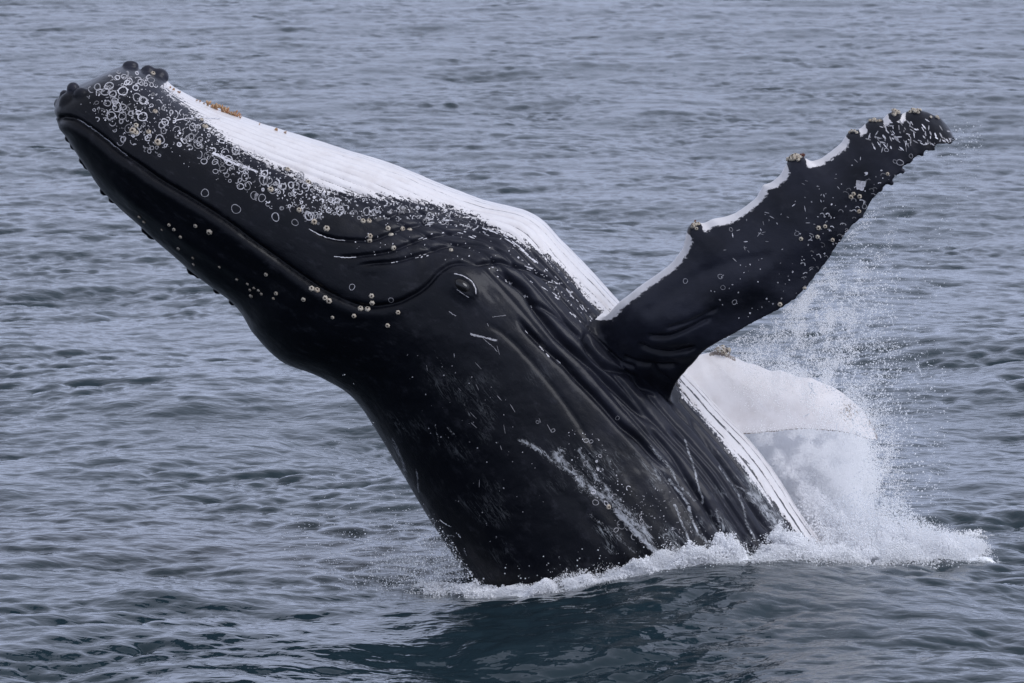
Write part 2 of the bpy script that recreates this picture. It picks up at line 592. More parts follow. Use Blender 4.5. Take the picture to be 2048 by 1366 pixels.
Q0 = np.concatenate([p[1] for p in parts]); T0 = np.concatenate([p[2] for p in parts])
raw = bpy.data.objects.new('raw', new_mesh('raw', V0, Q0, T0))
COL.objects.link(raw)
rm = raw.modifiers.new('remesh', 'REMESH')
rm.mode = 'VOXEL'
rm.voxel_size = 0.0105
rm.adaptivity = 0.0
dg = bpy.context.evaluated_depsgraph_get()
skin = bpy.data.meshes.new_from_object(raw.evaluated_get(dg))
bpy.data.objects.remove(raw)
skin.name = 'whale_body'
nv = len(skin.vertices)
co = np.empty(nv * 3, np.float32); skin.vertices.foreach_get('co', co); co = co.reshape(-1, 3).astype(float)
ne = len(skin.edges)
ed = np.empty(ne * 2, np.int32); skin.edges.foreach_get('vertices', ed); ed = ed.reshape(-1, 2)
val = np.bincount(ed.ravel(), minlength=nv).astype(float)


def lap(a):
    r = np.empty_like(a)
    for k in range(a.shape[1]):
        r[:, k] = np.bincount(ed[:, 0], a[ed[:, 1], k], nv) + np.bincount(ed[:, 1], a[ed[:, 0], k], nv)
    return r / val[:, None]


def normals(co):
    skin.vertices.foreach_set('co', co.astype(np.float32).ravel())
    skin.update()
    n = np.empty(nv * 3, np.float32)
    skin.vertices.foreach_get('normal', n)
    return n.reshape(-1, 3).astype(float)


for _ in range(4):
    co += 0.5 * (lap(co) - co)
# soften the join between flipper root and flank
px, py = proj(co)
d1, a1_, _s = poly_dist(px, py, [(1165, 680), (1190, 705), (1225, 745), (1270, 780), (1320, 800), (1365, 785)])
wj = np.exp(-(d1 / 70.0) ** 2) * (co[:, 1] < -0.25)
sel = wj > 0.02
for _ in range(160):
    co += (0.5 * wj)[:, None] * (lap(co) - co)

# ---- which vertices belong to which limb
px, py = proj(co)
poly_near = LEAD[1:] + TRAIL[1:][::-1]
inn = in_poly(px, py, poly_near)
dn, _, _ = poly_dist(px, py, poly_near + [poly_near[0]])
is_near = (inn | (dn < 9)) & (co[:, 1] < -0.45)
dl, all_, _ = poly_dist(px, py, LEAD)
dt, _, _ = poly_dist(px, py, TRAIL)
poly_far = FLEAD + FTRAIL[::-1]
df, _, _ = poly_dist(px, py, FTRAIL[2:])
dfl, _, _ = poly_dist(px, py, FLEAD)
Ysurf = 0.45 + (px - 1290) / 467 * 0.5
is_far = (in_poly(px, py, poly_far) | (dfl < 9) | (df < 6)) & (co[:, 1] > 0.42) & (px > 1372) & (np.abs(co[:, 1] - Ysurf) < 0.3)
is_body = ~(is_near | is_far)

# ---- coordinates along / across the body from the outline table
GT, GS = 1500, 700
SS = catmull(SECT, GT)
sv = np.linspace(-0.06, 1.06, GS)
gx = SS[:, 0:1] + (SS[:, 2:3] - SS[:, 0:1]) * sv
gy = SS[:, 1:2] + (SS[:, 3:4] - SS[:, 1:2]) * sv
mid = (SS[:, 0:2] + SS[:, 2:4]) / 2
arc = np.concatenate([[0], np.cumsum(np.hypot(*(mid[1:] - mid[:-1]).T))]) * 0.004
LT = np.full((1700, 2200, 2), np.nan)
ii = np.clip(np.round(gy).astype(int) + 50, 0, 1699); jj = np.clip(np.round(gx).astype(int) + 50, 0, 2199)
LT[ii, jj, 0] = np.broadcast_to(arc[:, None], gx.shape)
LT[ii, jj, 1] = np.broadcast_to(sv[None], gx.shape)
for _ in range(14):                       # fill pin holes
    bad = np.isnan(LT[..., 0])
    if not bad.any():
        break
    for ax_, dd_ in ((0, 1), (0, -1), (1, 1), (1, -1)):
        r = np.roll(LT, dd_, ax_)
        m = bad & ~np.isnan(r[..., 0])
        LT[m] = r[m]
        bad = np.isnan(LT[..., 0])
LT = np.nan_to_num(LT, nan=0.5)
ii = np.clip(np.round(py).astype(int) + 50, 0, 1699); jj = np.clip(np.round(px).astype(int) + 50, 0, 2199)
bu, bs = LT[ii, jj, 0], np.clip(LT[ii, jj, 1], 0, 1)
_t = np.stack([bu, bs], -1)
for _ in range(8):
    _t += .5 * (lap(_t) - _t)
bu, bs = _t[:, 0], np.clip(_t[:, 1], 0, 1)
# girth coordinate, measured round the body from the belly line
bv = np.arccos(np.clip(2 * bs - 1, -1, 1))
front = co[:, 1] < 0.15

# ---- creases and folds (photo-traced paths, used on the skin as true relief)
MOUTH = [(125, 236), (153, 240), (201, 273), (238, 303), (274, 327), (322, 361), (383, 397), (444, 436), (500, 478), (535, 503), (575, 532), (614, 559), (650, 582), (690, 601), (720, 612), (744, 614), (770, 611), (797, 605), (820, 594), (843, 580), (860, 565), (873, 550), (888, 538), (905, 529), (925, 527), (945, 531), (960, 530)]
FOLDS = [  # path, depth m, half width px, lower lip bulge
    (MOUTH, .026, 7, .008),
    ([(945, 531), (985, 524), (1003, 524), (1021, 530), (1050, 538), (1080, 549), (1105, 563), (1122, 575)], .030, 6, .010),
    ([(614, 455), (645, 471), (678, 479), (717, 481), (741, 481), (766, 473), (788, 464), (809, 456), (831, 452), (854, 447), (889, 443), (905, 446), (942, 454), (971, 466), (1010, 490)], .020, 5, .010),
    ([(668, 513), (698, 514), (737, 510), (776, 504), (795, 497), (815, 489), (835, 481), (860, 474), (889, 469), (917, 465), (948, 470), (981, 481), (1001, 492), (1028, 507)], .022, 5, .010),
    ([(709, 532), (748, 527), (791, 523), (821, 515), (852, 506), (878, 497), (905, 491), (932, 489), (962, 492), (1000, 501), (1030, 511)], .020, 5, .010),
    ([(745, 445), (772, 437), (788, 431), (807, 423), (834, 424), (854, 427), (883, 429), (922, 434), (952, 444), (1000, 464), (1040, 490)], .018, 5, .008),
    ([(975, 534), (995, 544), (1016, 558), (1040, 573), (1055, 589), (1067, 611), (1081, 632), (1095, 650), (1114, 674), (1142, 697), (1165, 717), (1189, 738), (1216, 766), (1245, 793), (1275, 822), (1317, 859)], .045, 9, .018),
    ([(1030, 628), (1050, 656), (1079, 686), (1105, 709), (1130, 732), (1157, 760), (1187, 789), (1212, 817), (1241, 850), (1276, 879), (1305, 911), (1340, 948)], .035, 8, .014),
    ([(1169, 662), (1173, 689), (1187, 713), (1208, 731), (1232, 742), (1265, 752), (1284, 774), (1318, 790)], .040, 8, .014),
    ([(1245, 709), (1265, 721), (1294, 729), (1333, 731), (1361, 727)], .030, 7, .014),
    ([(1275, 686), (1300, 699), (1333, 705), (1372, 699), (1396, 691)], .030, 7, .014),
    ([(1292, 670), (1333, 671), (1368, 660), (1402, 643), (1427, 631)], .026, 7, .012),
    ([(1302, 732), (1323, 750), (1343, 762)], .022, 6, .008),
    ([(1330, 850), (1380, 900), (1430, 965), (1480, 1040), (1520, 1100)], .028, 7, .010),
    ([(1290, 850), (1340, 905), (1390, 980), (1440, 1060), (1470, 1110)], .024, 7, .010),
    ([(1370, 830), (1420, 890), (1475, 970), (1540, 1070)], .022, 6, .008),
    ([(960, 640), (1010, 670), (1060, 720), (1110, 780), (1160, 850), (1200, 920)], .007, 9, .003),
    ([(1060, 600), (1100, 625), (1140, 655), (1165, 680)], .018, 6, .008),
    ([(1215, 700), (1240, 722), (1275, 735)], .022, 6, .010), ([(1330, 655), (1385, 640), (1440, 612)], .016, 6, .008),
    ([(1124, 587), (1153, 605), (1173, 632), (1180, 655)], .012, 5, .005),
    ([(1100, 500), (1140, 545), (1175, 590), (1205, 625)], .012, 4, .004),
    ([(1060, 500), (1105, 545), (1140, 590), (1168, 628)], .010, 4, .004),
]
disp = np.zeros(nv)
fr = co[:, 1] < 0.6
lim = is_body | (px < 1440)
for path, dep_, wid, lip in FOLDS:
    path = np.asarray(path, float)
    lo = path.min(0) - 70; hi = path.max(0) + 70
    m = np.where((px > lo[0]) & (px < hi[0]) & (py > lo[1]) & (py < hi[1]) & lim & ~is_far)[0]
    if path is FOLDS[0][0]:
        pass
    pth = catmull(path, len(path) * 3)
    d, al, sgn = poly_dist(px[m], py[m], pth)
    ends = smooth(0, .12, al) * smooth(0, .14, 1 - al)
    if len(path) == len(MOUTH):
        ends = smooth(0, .05, 1 - al)
    g = -dep_ * 1.2 * np.exp(-(d / (wid * .68)) ** 2)
    g += .38 * lip * np.exp(-((d - wid * 2.4) / (wid * 1.6)) ** 2)
    if len(path) == len(MOUTH):          # the lower-lying lip stands proud, with a rounded rim
        below = sgn > 0
        g += np.where(below, .020, -.0) * np.exp(-((d - 18) / 14) ** 2) * (1 - smooth(.55, .85, al))
    disp[m] += g * ends
# ridge of the upper jaw, parallel with the mouth
d, al, _ = poly_dist(px, py, catmull([(190, 330), (260, 395), (330, 450), (410, 505), (500, 560), (600, 605)], 30))
disp += np.where(is_body, .010 * np.exp(-(d / 9) ** 2) - .008 * np.exp(-((d - 22) / 10) ** 2), 0) * smooth(0, .2, al) * smooth(0, .3, 1 - al)
# eye mound and lids
ex, ey = 926.0, 572.0
ca, sa = math.cos(math.radians(38)), math.sin(math.radians(38))
eu = (px - ex) * ca + (py - ey) * sa
ew = -(px - ex) * sa + (py - ey) * ca
er = np.sqrt((eu / 46) ** 2 + (ew / 27) ** 2)
mk = is_body & front
disp += np.where(mk, .050 * np.exp(-er ** 2 * 1.2), 0)
er2 = np.sqrt(((eu + 2) / 27) ** 2 + (ew / 12) ** 2)
up_ = np.where(ew < 0, 1.0, .3)
disp += np.where(mk, up_ * (.009 * np.exp(-((er2 - 1.12) / .2) ** 2) - .003 * np.exp(-((er2 - 1.6) / .18) ** 2)), 0)
disp += np.where(mk, -.012 * np.exp(-(er2 / .8) ** 2), 0)

# throat pleats: grooves along the belly, seen as lines near the ventral edge
pleat_c = bv * 1.0
pw_ = (1 - smooth(.955, .985, bs)) * smooth(.62, .80, bs) * smooth(1.1, 1.9, bu) * is_body
pleat_k = bv / 0.118 + 0.35 * vnoise(np.stack([bu * .9, bs * 3, 0 * bu], -1), 5)
gro = np.abs(pleat_k - np.round(pleat_k))
disp += -0.020 * pw_ * np.exp(-(gro / .15) ** 2)
# muscle and skin unevenness
disp += 0.018 * (fbm(co * 2.1, 31, 3) - .5) + 0.011 * (fbm(co * 7.0, 41, 4) - .5)
# long streaming grooves on the lower flank
lowf = smooth(700, 860, py) * is_body * smooth(1000, 1180, px)
disp += lowf * 0.015 * (vnoise(np.stack([bu * 1.2, bs * 26, 0 * bu], -1), 77) - .5)
# flipper: broad spar under the skin, hollows and wavy trailing part
if is_near.any():
    d, al, _ = poly_dist(px, py, catmull([(1260, 690), (1350, 640), (1440, 585), (1520, 550), (1600, 480), (1690, 370), (1790, 290)], 40))
    disp += np.where(is_near, .028 * np.exp(-(d / 40) ** 2) * smooth(0, .15, al), 0)
    d, al, _ = poly_dist(px, py, catmull([(1300, 620), (1380, 560), (1450, 530), (1530, 515)], 30))
    disp += np.where(is_near, -.016 * np.exp(-(d / 14) ** 2), 0)
    disp += np.where(is_near, .02 * (fbm(np.stack([px / 60, py / 60, 0 * px], -1), 9, 3) - .5), 0)
    # crisp little scallops at the edges come from the outline itself
nrm = normals(co)
co = co + nrm * disp[:, None]
for _ in range(1):
    co += 0.25 * (lap(co) - co)
nrm = normals(co)
px, py = proj(co)

# ---- where the skin is white: signed distance (1 = 40 px inside)
B1 = [(300, 150), (340, 186), (385, 222), (430, 262), (480, 298), (540, 330), (590, 352), (650, 380), (700, 388), (760, 394), (810, 400), (860, 405), (900, 418), (950, 436), (1000, 462), (1045, 486), (1085, 508), (1125, 540), (1165, 582), (1200, 618), (1225, 640)]
B2 = [(1340, 700), (1358, 760), (1366, 795), (1392, 818), (1430, 865), (1470, 918), (1510, 968), (1548, 1012), (1588, 1062), (1625, 1112), (1700, 1210), (1800, 1360)]
d1, al1, s1 = poly_dist(px, py, B1)
d2, al2, s2 = poly_dist(px, py, B2)
sd1 = -s1 * d1 / 40; sd2 = -s2 * d2 / 40
use2 = (px + 0.55 * (py - 640) > 1290)
white = np.where(use2, sd2, sd1)
white = np.where(bu < 0.55, np.minimum(white, (bu - 0.78) * 4), white)
dln, aln, sln = poly_dist(px, py, LEAD)
wnear = (11.5 + 6 * fbm(np.stack([aln * 14, 0 * aln, 0 * aln], -1), 6, 3) - dln) / 40
knob = np.zeros(nv)
for kx, ky, kr in ((1591, 320, 19), (1386, 453, 17), (1748, 242, 18), (1790, 224, 15), (1836, 224, 24), (1866, 232, 22), (1703, 262, 15), (1892, 256, 30)):
    knob = np.maximum(knob, np.exp(-(((px - kx) / kr) ** 2 + ((py - ky) / kr) ** 2) ** 2))
wnear = wnear - knob * 0.9
wnear = np.where((px < 1225) & (py > 640), wnear - (1225 - px) / 40, wnear)
white = np.where(is_near, wnear, white)
white = np.where(is_far, 1.6, white)
# the back half, out of sight: white belly, dark back
white = np.where(is_body & (co[:, 1] > 0.5), np.maximum(white, np.where((bs > .80) & (bu > 0.9), 1.0, -1.5)), white)
white = np.clip(white, -2, 2)
rim = np.where(is_far, np.maximum(np.exp(-(df / 4.0) ** 2), np.exp(-((px - 1700) / 32) ** 2 - ((py - 822) / 30) ** 2) * .55), 0)
rim = np.where(is_far & (px > 1715), np.maximum(rim, np.exp(-(dfl / 6) ** 2) * smooth(1715, 1745, px)), rim)
rim = np.where(is_far & (dfl < 8) & (np.abs(px - 1445) < 26), .9, rim)
set_attr(skin, 'white', white)
set_attr(skin, 'rim', np.clip(rim, 0, 1))
set_attr(skin, 'pleat', pleat_k)
set_attr(skin, 'pleatw', np.where(is_body, smooth(.6, .8, bs) * (.22 * smooth(1.6, 2.6, bu) + .30 * smooth(3.4, 4.2, bu) + .48 * smooth(4.6, 5.4, bu)), 0))
set_attr(skin, 'onbody', np.where(is_body, 1 - .6 * smooth(4.5, 5.4, bu), 0))
flowc = np.stack([bu, bv * 0.95, 0 * bu], -1)
flowc[is_near] = np.stack([px * .004, py * .004, 0 * px], -1)[is_near]
set_attr(skin, 'flow', flowc, 'FLOAT_VECTOR')
# running water / foam film low on the flank
wet = np.zeros(nv)
for path, wid, amp in [([(1115, 905), (1160, 965), (1205, 990), (1250, 1030), (1300, 1075)], 20, .95), ([(1160, 900), (1195, 960), (1240, 1000)], 9, .6), ([(1370, 880), (1390, 940), (1405, 1005)], 4, .7), ([(1340, 960), (1378, 1010), (1395, 1070), (1415, 1085)], 5, .7),
                       ([(1440, 935), (1478, 990), (1492, 1040), (1510, 1080)], 4.5, .62), ([(1470, 970), (1500, 985), (1520, 1010)], 4, .6), ([(1500, 985), (1545, 1030), (1570, 1080), (1600, 1110)], 22, .95), ([(1350, 1010), (1370, 1060), (1380, 1085)], 4, .7), ([(1435, 1020), (1445, 1075)], 6, .55),
                       ([(1230, 1020), (1275, 1070), (1320, 1110)], 8, .8), ([(1270, 1040), (1310, 1100)], 6, .6), ([(1180, 1030), (1225, 1070), (1270, 1105)], 7, .5), ([(870, 850), (882, 895)], 3, .42), ([(895, 855), (912, 875), (917, 892)], 4, .45), ([(785, 880), (805, 925), (812, 960)], 6, .55), ([(832, 940), (838, 985)], 3, .6),
                       ([(925, 800), (945, 850)], 4, .45), ([(870, 700), (905, 775)], 5, .35), ([(940, 1130), (955, 1160)], 10, .5), ([(1040, 880), (1080, 900), (1110, 925)], 8, .6), ([(1300, 895), (1340, 935), (1362, 975), (1390, 1000)], 6, .6)]:
    path = np.asarray(path, float)
    lo = path.min(0) - 60; hi = path.max(0) + 60
    m = np.where((px > lo[0]) & (px < hi[0]) & (py > lo[1]) & (py < hi[1]) & is_body)[0]
    jt = 1.0 if wid > 9 else .28
    amp = amp if wid > 9 else amp * 1.5
    d, al, _ = poly_dist(px[m] + jt * 34 * (fbm(co[m] * 7, 3, 4) - .5), py[m] + jt * 20 * (fbm(co[m] * 7, 8, 4) - .5), path)
    wet[m] = np.maximum(wet[m], amp * np.exp(-(d / wid) ** 2))
wet = np.maximum(wet, np.where(is_body, .55 * smooth(40, 0, np.abs(py - (1180 - (px - 960) * .13))) * smooth(1150, 1400, px), 0))
set_attr(skin, 'grey', np.where(is_body, smooth(.38, .95, bs), np.clip(.15 + 1.25 * fbm(np.stack([px / 95, py / 60, 0 * px], -1), 91, 4), 0, 1.1)))  # body: countershading, with the upper flank's sky light painted into the tone
set_attr(skin, 'wet', wet)
riv_ = .95 * smooth(860, 1010, py) * smooth(1130, 1230, px) + .16 * smooth(680, 780, py) * smooth(720, 800, px) * smooth(1250, 1000, px)
set_attr(skin, 'rivulet', np.where(is_body & front, np.clip(riv_, 0, 1) , 0))
skin.polygons.foreach_set('use_smooth', np.ones(len(skin.polygons), bool))
skin.update()

# ---- skin material
M = Mat('whale_skin')
flow = M.attr('flow', True)
pos = M.n('NewGeometry').outputs['Position']
na_ = M.noise(M.mapping(flow, (3.5, 26, 1)), 1.0, 6, 0.66, 0.3)      # streaks along the body
nb_ = M.noise(pos, 42.0, 5, 0.65, 0.8)                              # ragged specks
onb = M.attr('onbody')
raw_w = M.attr('white')
wsum = M.math('ADD', raw_w, M.math('MULTIPLY', M.math('SUBTRACT', na_, 0.5), M.math('ADD', 0.35, M.math('MULTIPLY', onb, 0.85))))
wsum = M.math('ADD', wsum, M.math('MULTIPLY', M.math('SUBTRACT', nb_, 0.5), M.math('ADD', 0.40, M.math('MULTIPLY', onb, 1.1))))
wm = M.step(wsum, -0.03, 0.05)
# dark broken lines in the pleats
pk = M.attr('pleat')
pf = M.math('ABSOLUTE', M.math('SUBTRACT', pk, M.math('ROUND', pk)))
nl = M.noise(M.mapping(flow, (2.2, 9, 1)), 2.0, 5, 0.7)
lw = M.math('MULTIPLY', M.step(nl, 0.40, 0.66), M.math('ADD', 0.02, M.math('MULTIPLY', M.math('MULTIPLY', M.step(raw_w, 1.6, 0.0), M.attr('pleatw')), 0.24)))
line = M.math('MULTIPLY', M.step(M.attr('pleatw'), 0.0, 0.12), M.math('LESS_THAN', M.math('ADD', pf, M.math('MULTIPLY', M.math('SUBTRACT', nb_, 0.5), 0.12)), lw))
wm = M.math('MULTIPLY', wm, M.math('SUBTRACT', 1.0, M.math('MULTIPLY', line, 0.92)))
# blacks
nd = M.noise(pos, 3.0, 5, 0.6, 0.5)
gsum = M.math('ADD', M.math('MULTIPLY', M.attr('grey'), .75), M.math('MULTIPLY', M.math('SUBTRACT', nd, .5), 1.0))
dark = M.mix(M.step(gsum, 0.0, 1.0), (0.0026, 0.0032, 0.0058, 1), (0.0205, 0.0220, 0.0335, 1))
mott = M.noise(M.mapping(flow, (4.5, 7, 1)), 1.4, 6, 0.68)
dark = M.mix(M.math('MULTIPLY', M.step(mott, 0.52, 0.80), 0.6), dark, (0.038, 0.039, 0.050, 1))
nw = M.noise(pos, 6.0, 6, 0.65)
whitec = M.mix(M.step(nw, 0.4, 0.75), (0.70, 0.68, 0.69, 1), (0.63, 0.60, 0.60, 1))
whitec = M.mix(M.math('MULTIPLY', M.math('MULTIPLY', M.step(pf, 0.16, 0.03), M.step(nl, .35, .6)), M.math('MULTIPLY', onb, .42)), whitec, (0.40, 0.385, 0.40, 1))
colr = M.mix(wm, dark, whitec)
# brown crust on the far flipper rim
rimn = M.step(M.math('ADD', M.attr('rim'), M.math('MULTIPLY', M.math('SUBTRACT', nb_, 0.5), 1.6)), 0.42, 0.62)
colr = M.mix(M.math('MULTIPLY', rimn, M.step(M.attr('rim'), .04, .22, 0.0, .85)), colr, (0.16, 0.125, 0.10, 1))
# foamy water running down
nwt = M.noise(M.mapping(flow, (6, 14, 1)), 2.6, 8, 0.8, 1.6)
wetm = M.step(M.math('ADD', M.attr('wet'), M.math('MULTIPLY', M.math('SUBTRACT', nwt, 0.5), 3.2)), 0.66, 1.1)
colr = M.mix(M.math('MULTIPLY', wetm, .72), colr, (0.50, 0.52, 0.56, 1))
# thin rivulets: ridges of a noise drawn out along the body
nr1 = M.noise(M.mapping(flow, (1.3, 9.0, 1)), 1.6, 3, 0.5, 1.2)
nr2 = M.noise(M.mapping(flow, (2.6, 17.0, 1), (3, 5, 0)), 1.5, 4, 0.6, 1.5)
rd1 = M.math('SUBTRACT', 1.0, M.math('MULTIPLY', M.math('ABSOLUTE', M.math('SUBTRACT', nr1, 0.5)), 2.0))
rd2 = M.math('SUBTRACT', 1.0, M.math('MULTIPLY', M.math('ABSOLUTE', M.math('SUBTRACT', nr2, 0.5)), 2.0))
gate = M.step(M.noise(M.mapping(flow, (2.2, 3.0, 1)), 1.0, 4, 0.6), 0.50, 0.68)
riv = M.math('MULTIPLY', M.math('MULTIPLY', M.math('MAXIMUM', M.step(rd1, 0.955, 0.995), M.step(rd2, 0.95, 0.995)), gate), M.attr('rivulet'))
colr = M.mix(M.math('MULTIPLY', riv, .75), colr, (0.50, 0.53, 0.56, 1))
fine = M.noise(pos, 110.0, 3, 0.6)
med = M.noise(M.mapping(flow, (8, 30, 1)), 1.5, 4, 0.6)
hgt = M.math('ADD', M.math('MULTIPLY', fine, 0.35), M.math('ADD', M.math('MULTIPLY', med, 0.35), M.math('MULTIPLY', wetm, 0.9)))
bmp = M.bump(hgt, 0.006, 0.8)
rg = M.math('ADD', 0.20, M.math('MULTIPLY', mott, 0.34))
sh = M.pbsdf(colr, rg, bmp, ior=1.33, Specular_IOR_Level=0.26, Coat_Weight=0.24, Coat_Roughness=0.13, Coat_IOR=1.34)
MAT_SKIN = M.done(sh)

whale = bpy.data.objects.new('humpback_whale', None)
COL.objects.link(whale)
whale.location = (1.6, 0, 0)
whale['label'] = 'black and white humpback whale breaching out of the sea with one flipper raised'
whale['category'] = 'whale'
INV = Vector((-1.6, 0, 0))


def wpart(name, me, mat, **kw):
    o = link(name, me, mat, whale, **kw)
    o.location = INV
    return o


body = wpart('body', skin, MAT_SKIN)

# ------------------------------------------------------------------ surface marks of the whale
sk_v = [Vector(v) for v in co.tolist()]
npoly = len(skin.polygons)
pv = np.empty(len(skin.loops), np.int32); skin.loops.foreach_get('vertex_index', pv)
lt_ = np.empty(npoly, np.int32); skin.polygons.foreach_get('loop_total', lt_)
ls_ = np.empty(npoly, np.int32); skin.polygons.foreach_get('loop_start', ls_)
qm = lt_ == 4
qs = pv[ls_[qm][:, None] + np.arange(4)]
# only what faces the viewer's side needs to be searched
vis = (nrm[qs].mean(1)[:, 1] < 0.25) & (co[qs].mean(1)[:, 2] > -0.5)
bvh = BVHTree.FromPolygons(sk_v, qs[vis].tolist())
CV = Vector(CAM)


def hit(x, y):
    d = Vector(ray(np.array(x), np.array(y)).tolist()).normalized()
    loc, n, i, t = bvh.ray_cast(CV, d)
    if loc is None:
        return None
    if n.dot(d) > 0:
        n = -n
    return loc, n


mv, mq, mt = [], [], []
TONE = [1.0]


def strip(pts, wid, closed=False, lift=0.0022):
    """a thin raised ribbon of scar tissue or painted lid glint following the skin; pts in traced px, wid px (scalar or list)"""
    n = len(pts)
    rows = []
    for i, (x, y) in enumerate(pts):
        a = pts[(i - 1) % n] if (closed or i > 0) else pts[i]
        b = pts[(i + 1) % n] if (closed or i < n - 1) else pts[i]
        tx, ty = b[0] - a[0], b[1] - a[1]
        l = math.hypot(tx, ty) or 1
        w_ = wid[i] if hasattr(wid, '__len__') else wid
        ox, oy = -ty / l * w_ / 2, tx / l * w_ / 2
        h1, h2 = hit(x + ox, y + oy), hit(x - ox, y - oy)
        if h1 is None or h2 is None or (h1[0] - h2[0]).length > 0.004 * w_ * 4 + .01:
            rows.append(None)
            continue
        rows.append((h1[0] + h1[1] * lift, h2[0] + h2[1] * lift))
    k = n if closed else n - 1
    ids = {}
    for i in range(k):
        a, b = rows[i], rows[(i + 1) % n]
        if a is None or b is None or (a[0] - b[0]).length > .12:
            continue
        for key, r in ((i, a), ((i + 1) % n, b)):
            if key not in ids:
                ids[key] = len(mv)
                mv.extend([tuple(r[0]), tuple(r[1])]); mt.extend([TONE[0]] * 2)
        A, B = ids[i], ids[(i + 1) % n]
        mq.append((A, A + 1, B + 1, B))


def ring(x, y, r, wid, a0=0, a1=360, asp=1.0, rot=0.0, tone=None):
    n = max(8, int(r * 2.0))
    closed = a1 - a0 >= 359
    pts = []
    w0 = []
    s0 = random.uniform(0, 9)
    TONE[0] = tone if tone else random.choice([.75, .6, .45, .35, .25, .16])
    for i in range(n if closed else n + 1):
        t = math.radians(a0 + (a1 - a0) * i / n)
        rj = r * (1 + .09 * math.sin(2 * t + s0) + .05 * math.sin(3 * t + 2 * s0))
        u, v = rj * math.cos(t), rj * asp * math.sin(t)
        pts.append((x + u * math.cos(rot) - v * math.sin(rot), y + u * math.sin(rot) + v * math.cos(rot)))
        w0.append(wid * (0.72 + .4 * math.sin(t * 1.5 + s0) ** 2 + .25 * random.random()))
    strip(pts, w0, closed)
    TONE[0] = .8


def blot(x, y, r, asp=1.0, rot=0.0):
    h0 = hit(x, y)
    if h0 is None:
        return
    n = 7
    vs_ = []
    for i in range(n):
        t = 2 * math.pi * i / n
        rj = r * random.uniform(.65, 1.25)
        u, v = rj * math.cos(t), rj * asp * math.sin(t)
        h1 = hit(x + u * math.cos(rot) - v * math.sin(rot), y + u * math.sin(rot) + v * math.cos(rot))
        if h1 is None or (h1[0] - h0[0]).length > .01 * r + .02:
            return
        vs_.append(h1[0] + h1[1] * .0022)
    b = len(mv)
    mv.extend([tuple(v) for v in vs_]); mt.extend([random.uniform(.25, .9)] * len(vs_))
    mq.append((b, b + 1, b + 2, b + 3)); mq.append((b, b + 3, b + 4, b + 5)); mq.append((b, b + 5, b + 6, b + 6))


def spread(poly, n):
    poly_ = np.asarray(poly, float)
    lo, hi = poly_.min(0), poly_.max(0)
    r = []
    while len(r) < n:
        x, y = random.uniform(lo[0], hi[0]), random.uniform(lo[1], hi[1])
        if in_poly(np.array([x]), np.array([y]), poly)[0]:
            r.append((x, y))
    return r


def rnd_ring(x, y, rmin, rmax, thick=(1.1, 2.3)):
    r = rmin + (rmax - rmin) * random.random() ** 1.7
    k = random.random()
    if k < .42:
        ring(x, y, r, random.uniform(*thick), 0, 360, random.uniform(.82, 1.0), random.uniform(0, 3))
    else:
        a = random.uniform(0, 360)
        ring(x, y, r, random.uniform(*thick), a, a + random.uniform(110, 260), random.uniform(.8, 1.0), random.uniform(0, 3))
    if random.random() < .22:
        blot(x + random.uniform(-r, r) * .4, y + random.uniform(-r, r) * .4, r * .28)


REG_A = [(190, 180), (260, 165), (330, 195), (380, 240), (365, 285), (320, 300), (255, 275), (205, 235)]
REG_B = [(380, 235), (440, 270), (520, 325), (600, 355), (690, 392), (700, 420), (640, 430), (560, 400), (480, 350), (420, 310), (380, 270)]
REG_C = [(640, 395), (720, 395), (800, 405), (880, 415), (960, 445), (960, 465), (880, 445), (800, 440), (730, 440), (650, 430)]
REG_E = [(1130, 850), (1200, 870), (1250, 960), (1310, 1060), (1290, 1090), (1220, 1040), (1150, 960)]
for x, y in spread([(170, 185), (262, 145), (340, 190), (400, 245), (375, 300), (320, 312), (245, 285), (190, 240)], 92):
    rnd_ring(x, y, 2.8, 9.5)
for x, y in spread([(370, 225), (440, 262), (520, 318), (600, 350), (690, 388), (715, 430), (640, 450), (550, 420), (470, 372), (400, 325), (365, 280)], 110):
    rnd_ring(x, y, 2.6, 8.5)
for x, y in spread(REG_C, 60):
    rnd_ring(x, y, 2.6, 7.5, (1.0, 1.9))
for x, y in spread(REG_E, 10):
    rnd_ring(x, y, 4, 9, (1.1, 1.8))
for x, y in spread([(225, 140), (300, 150), (330, 175), (260, 170), (200, 180)], 26):
    rnd_ring(x, y, 3, 7)
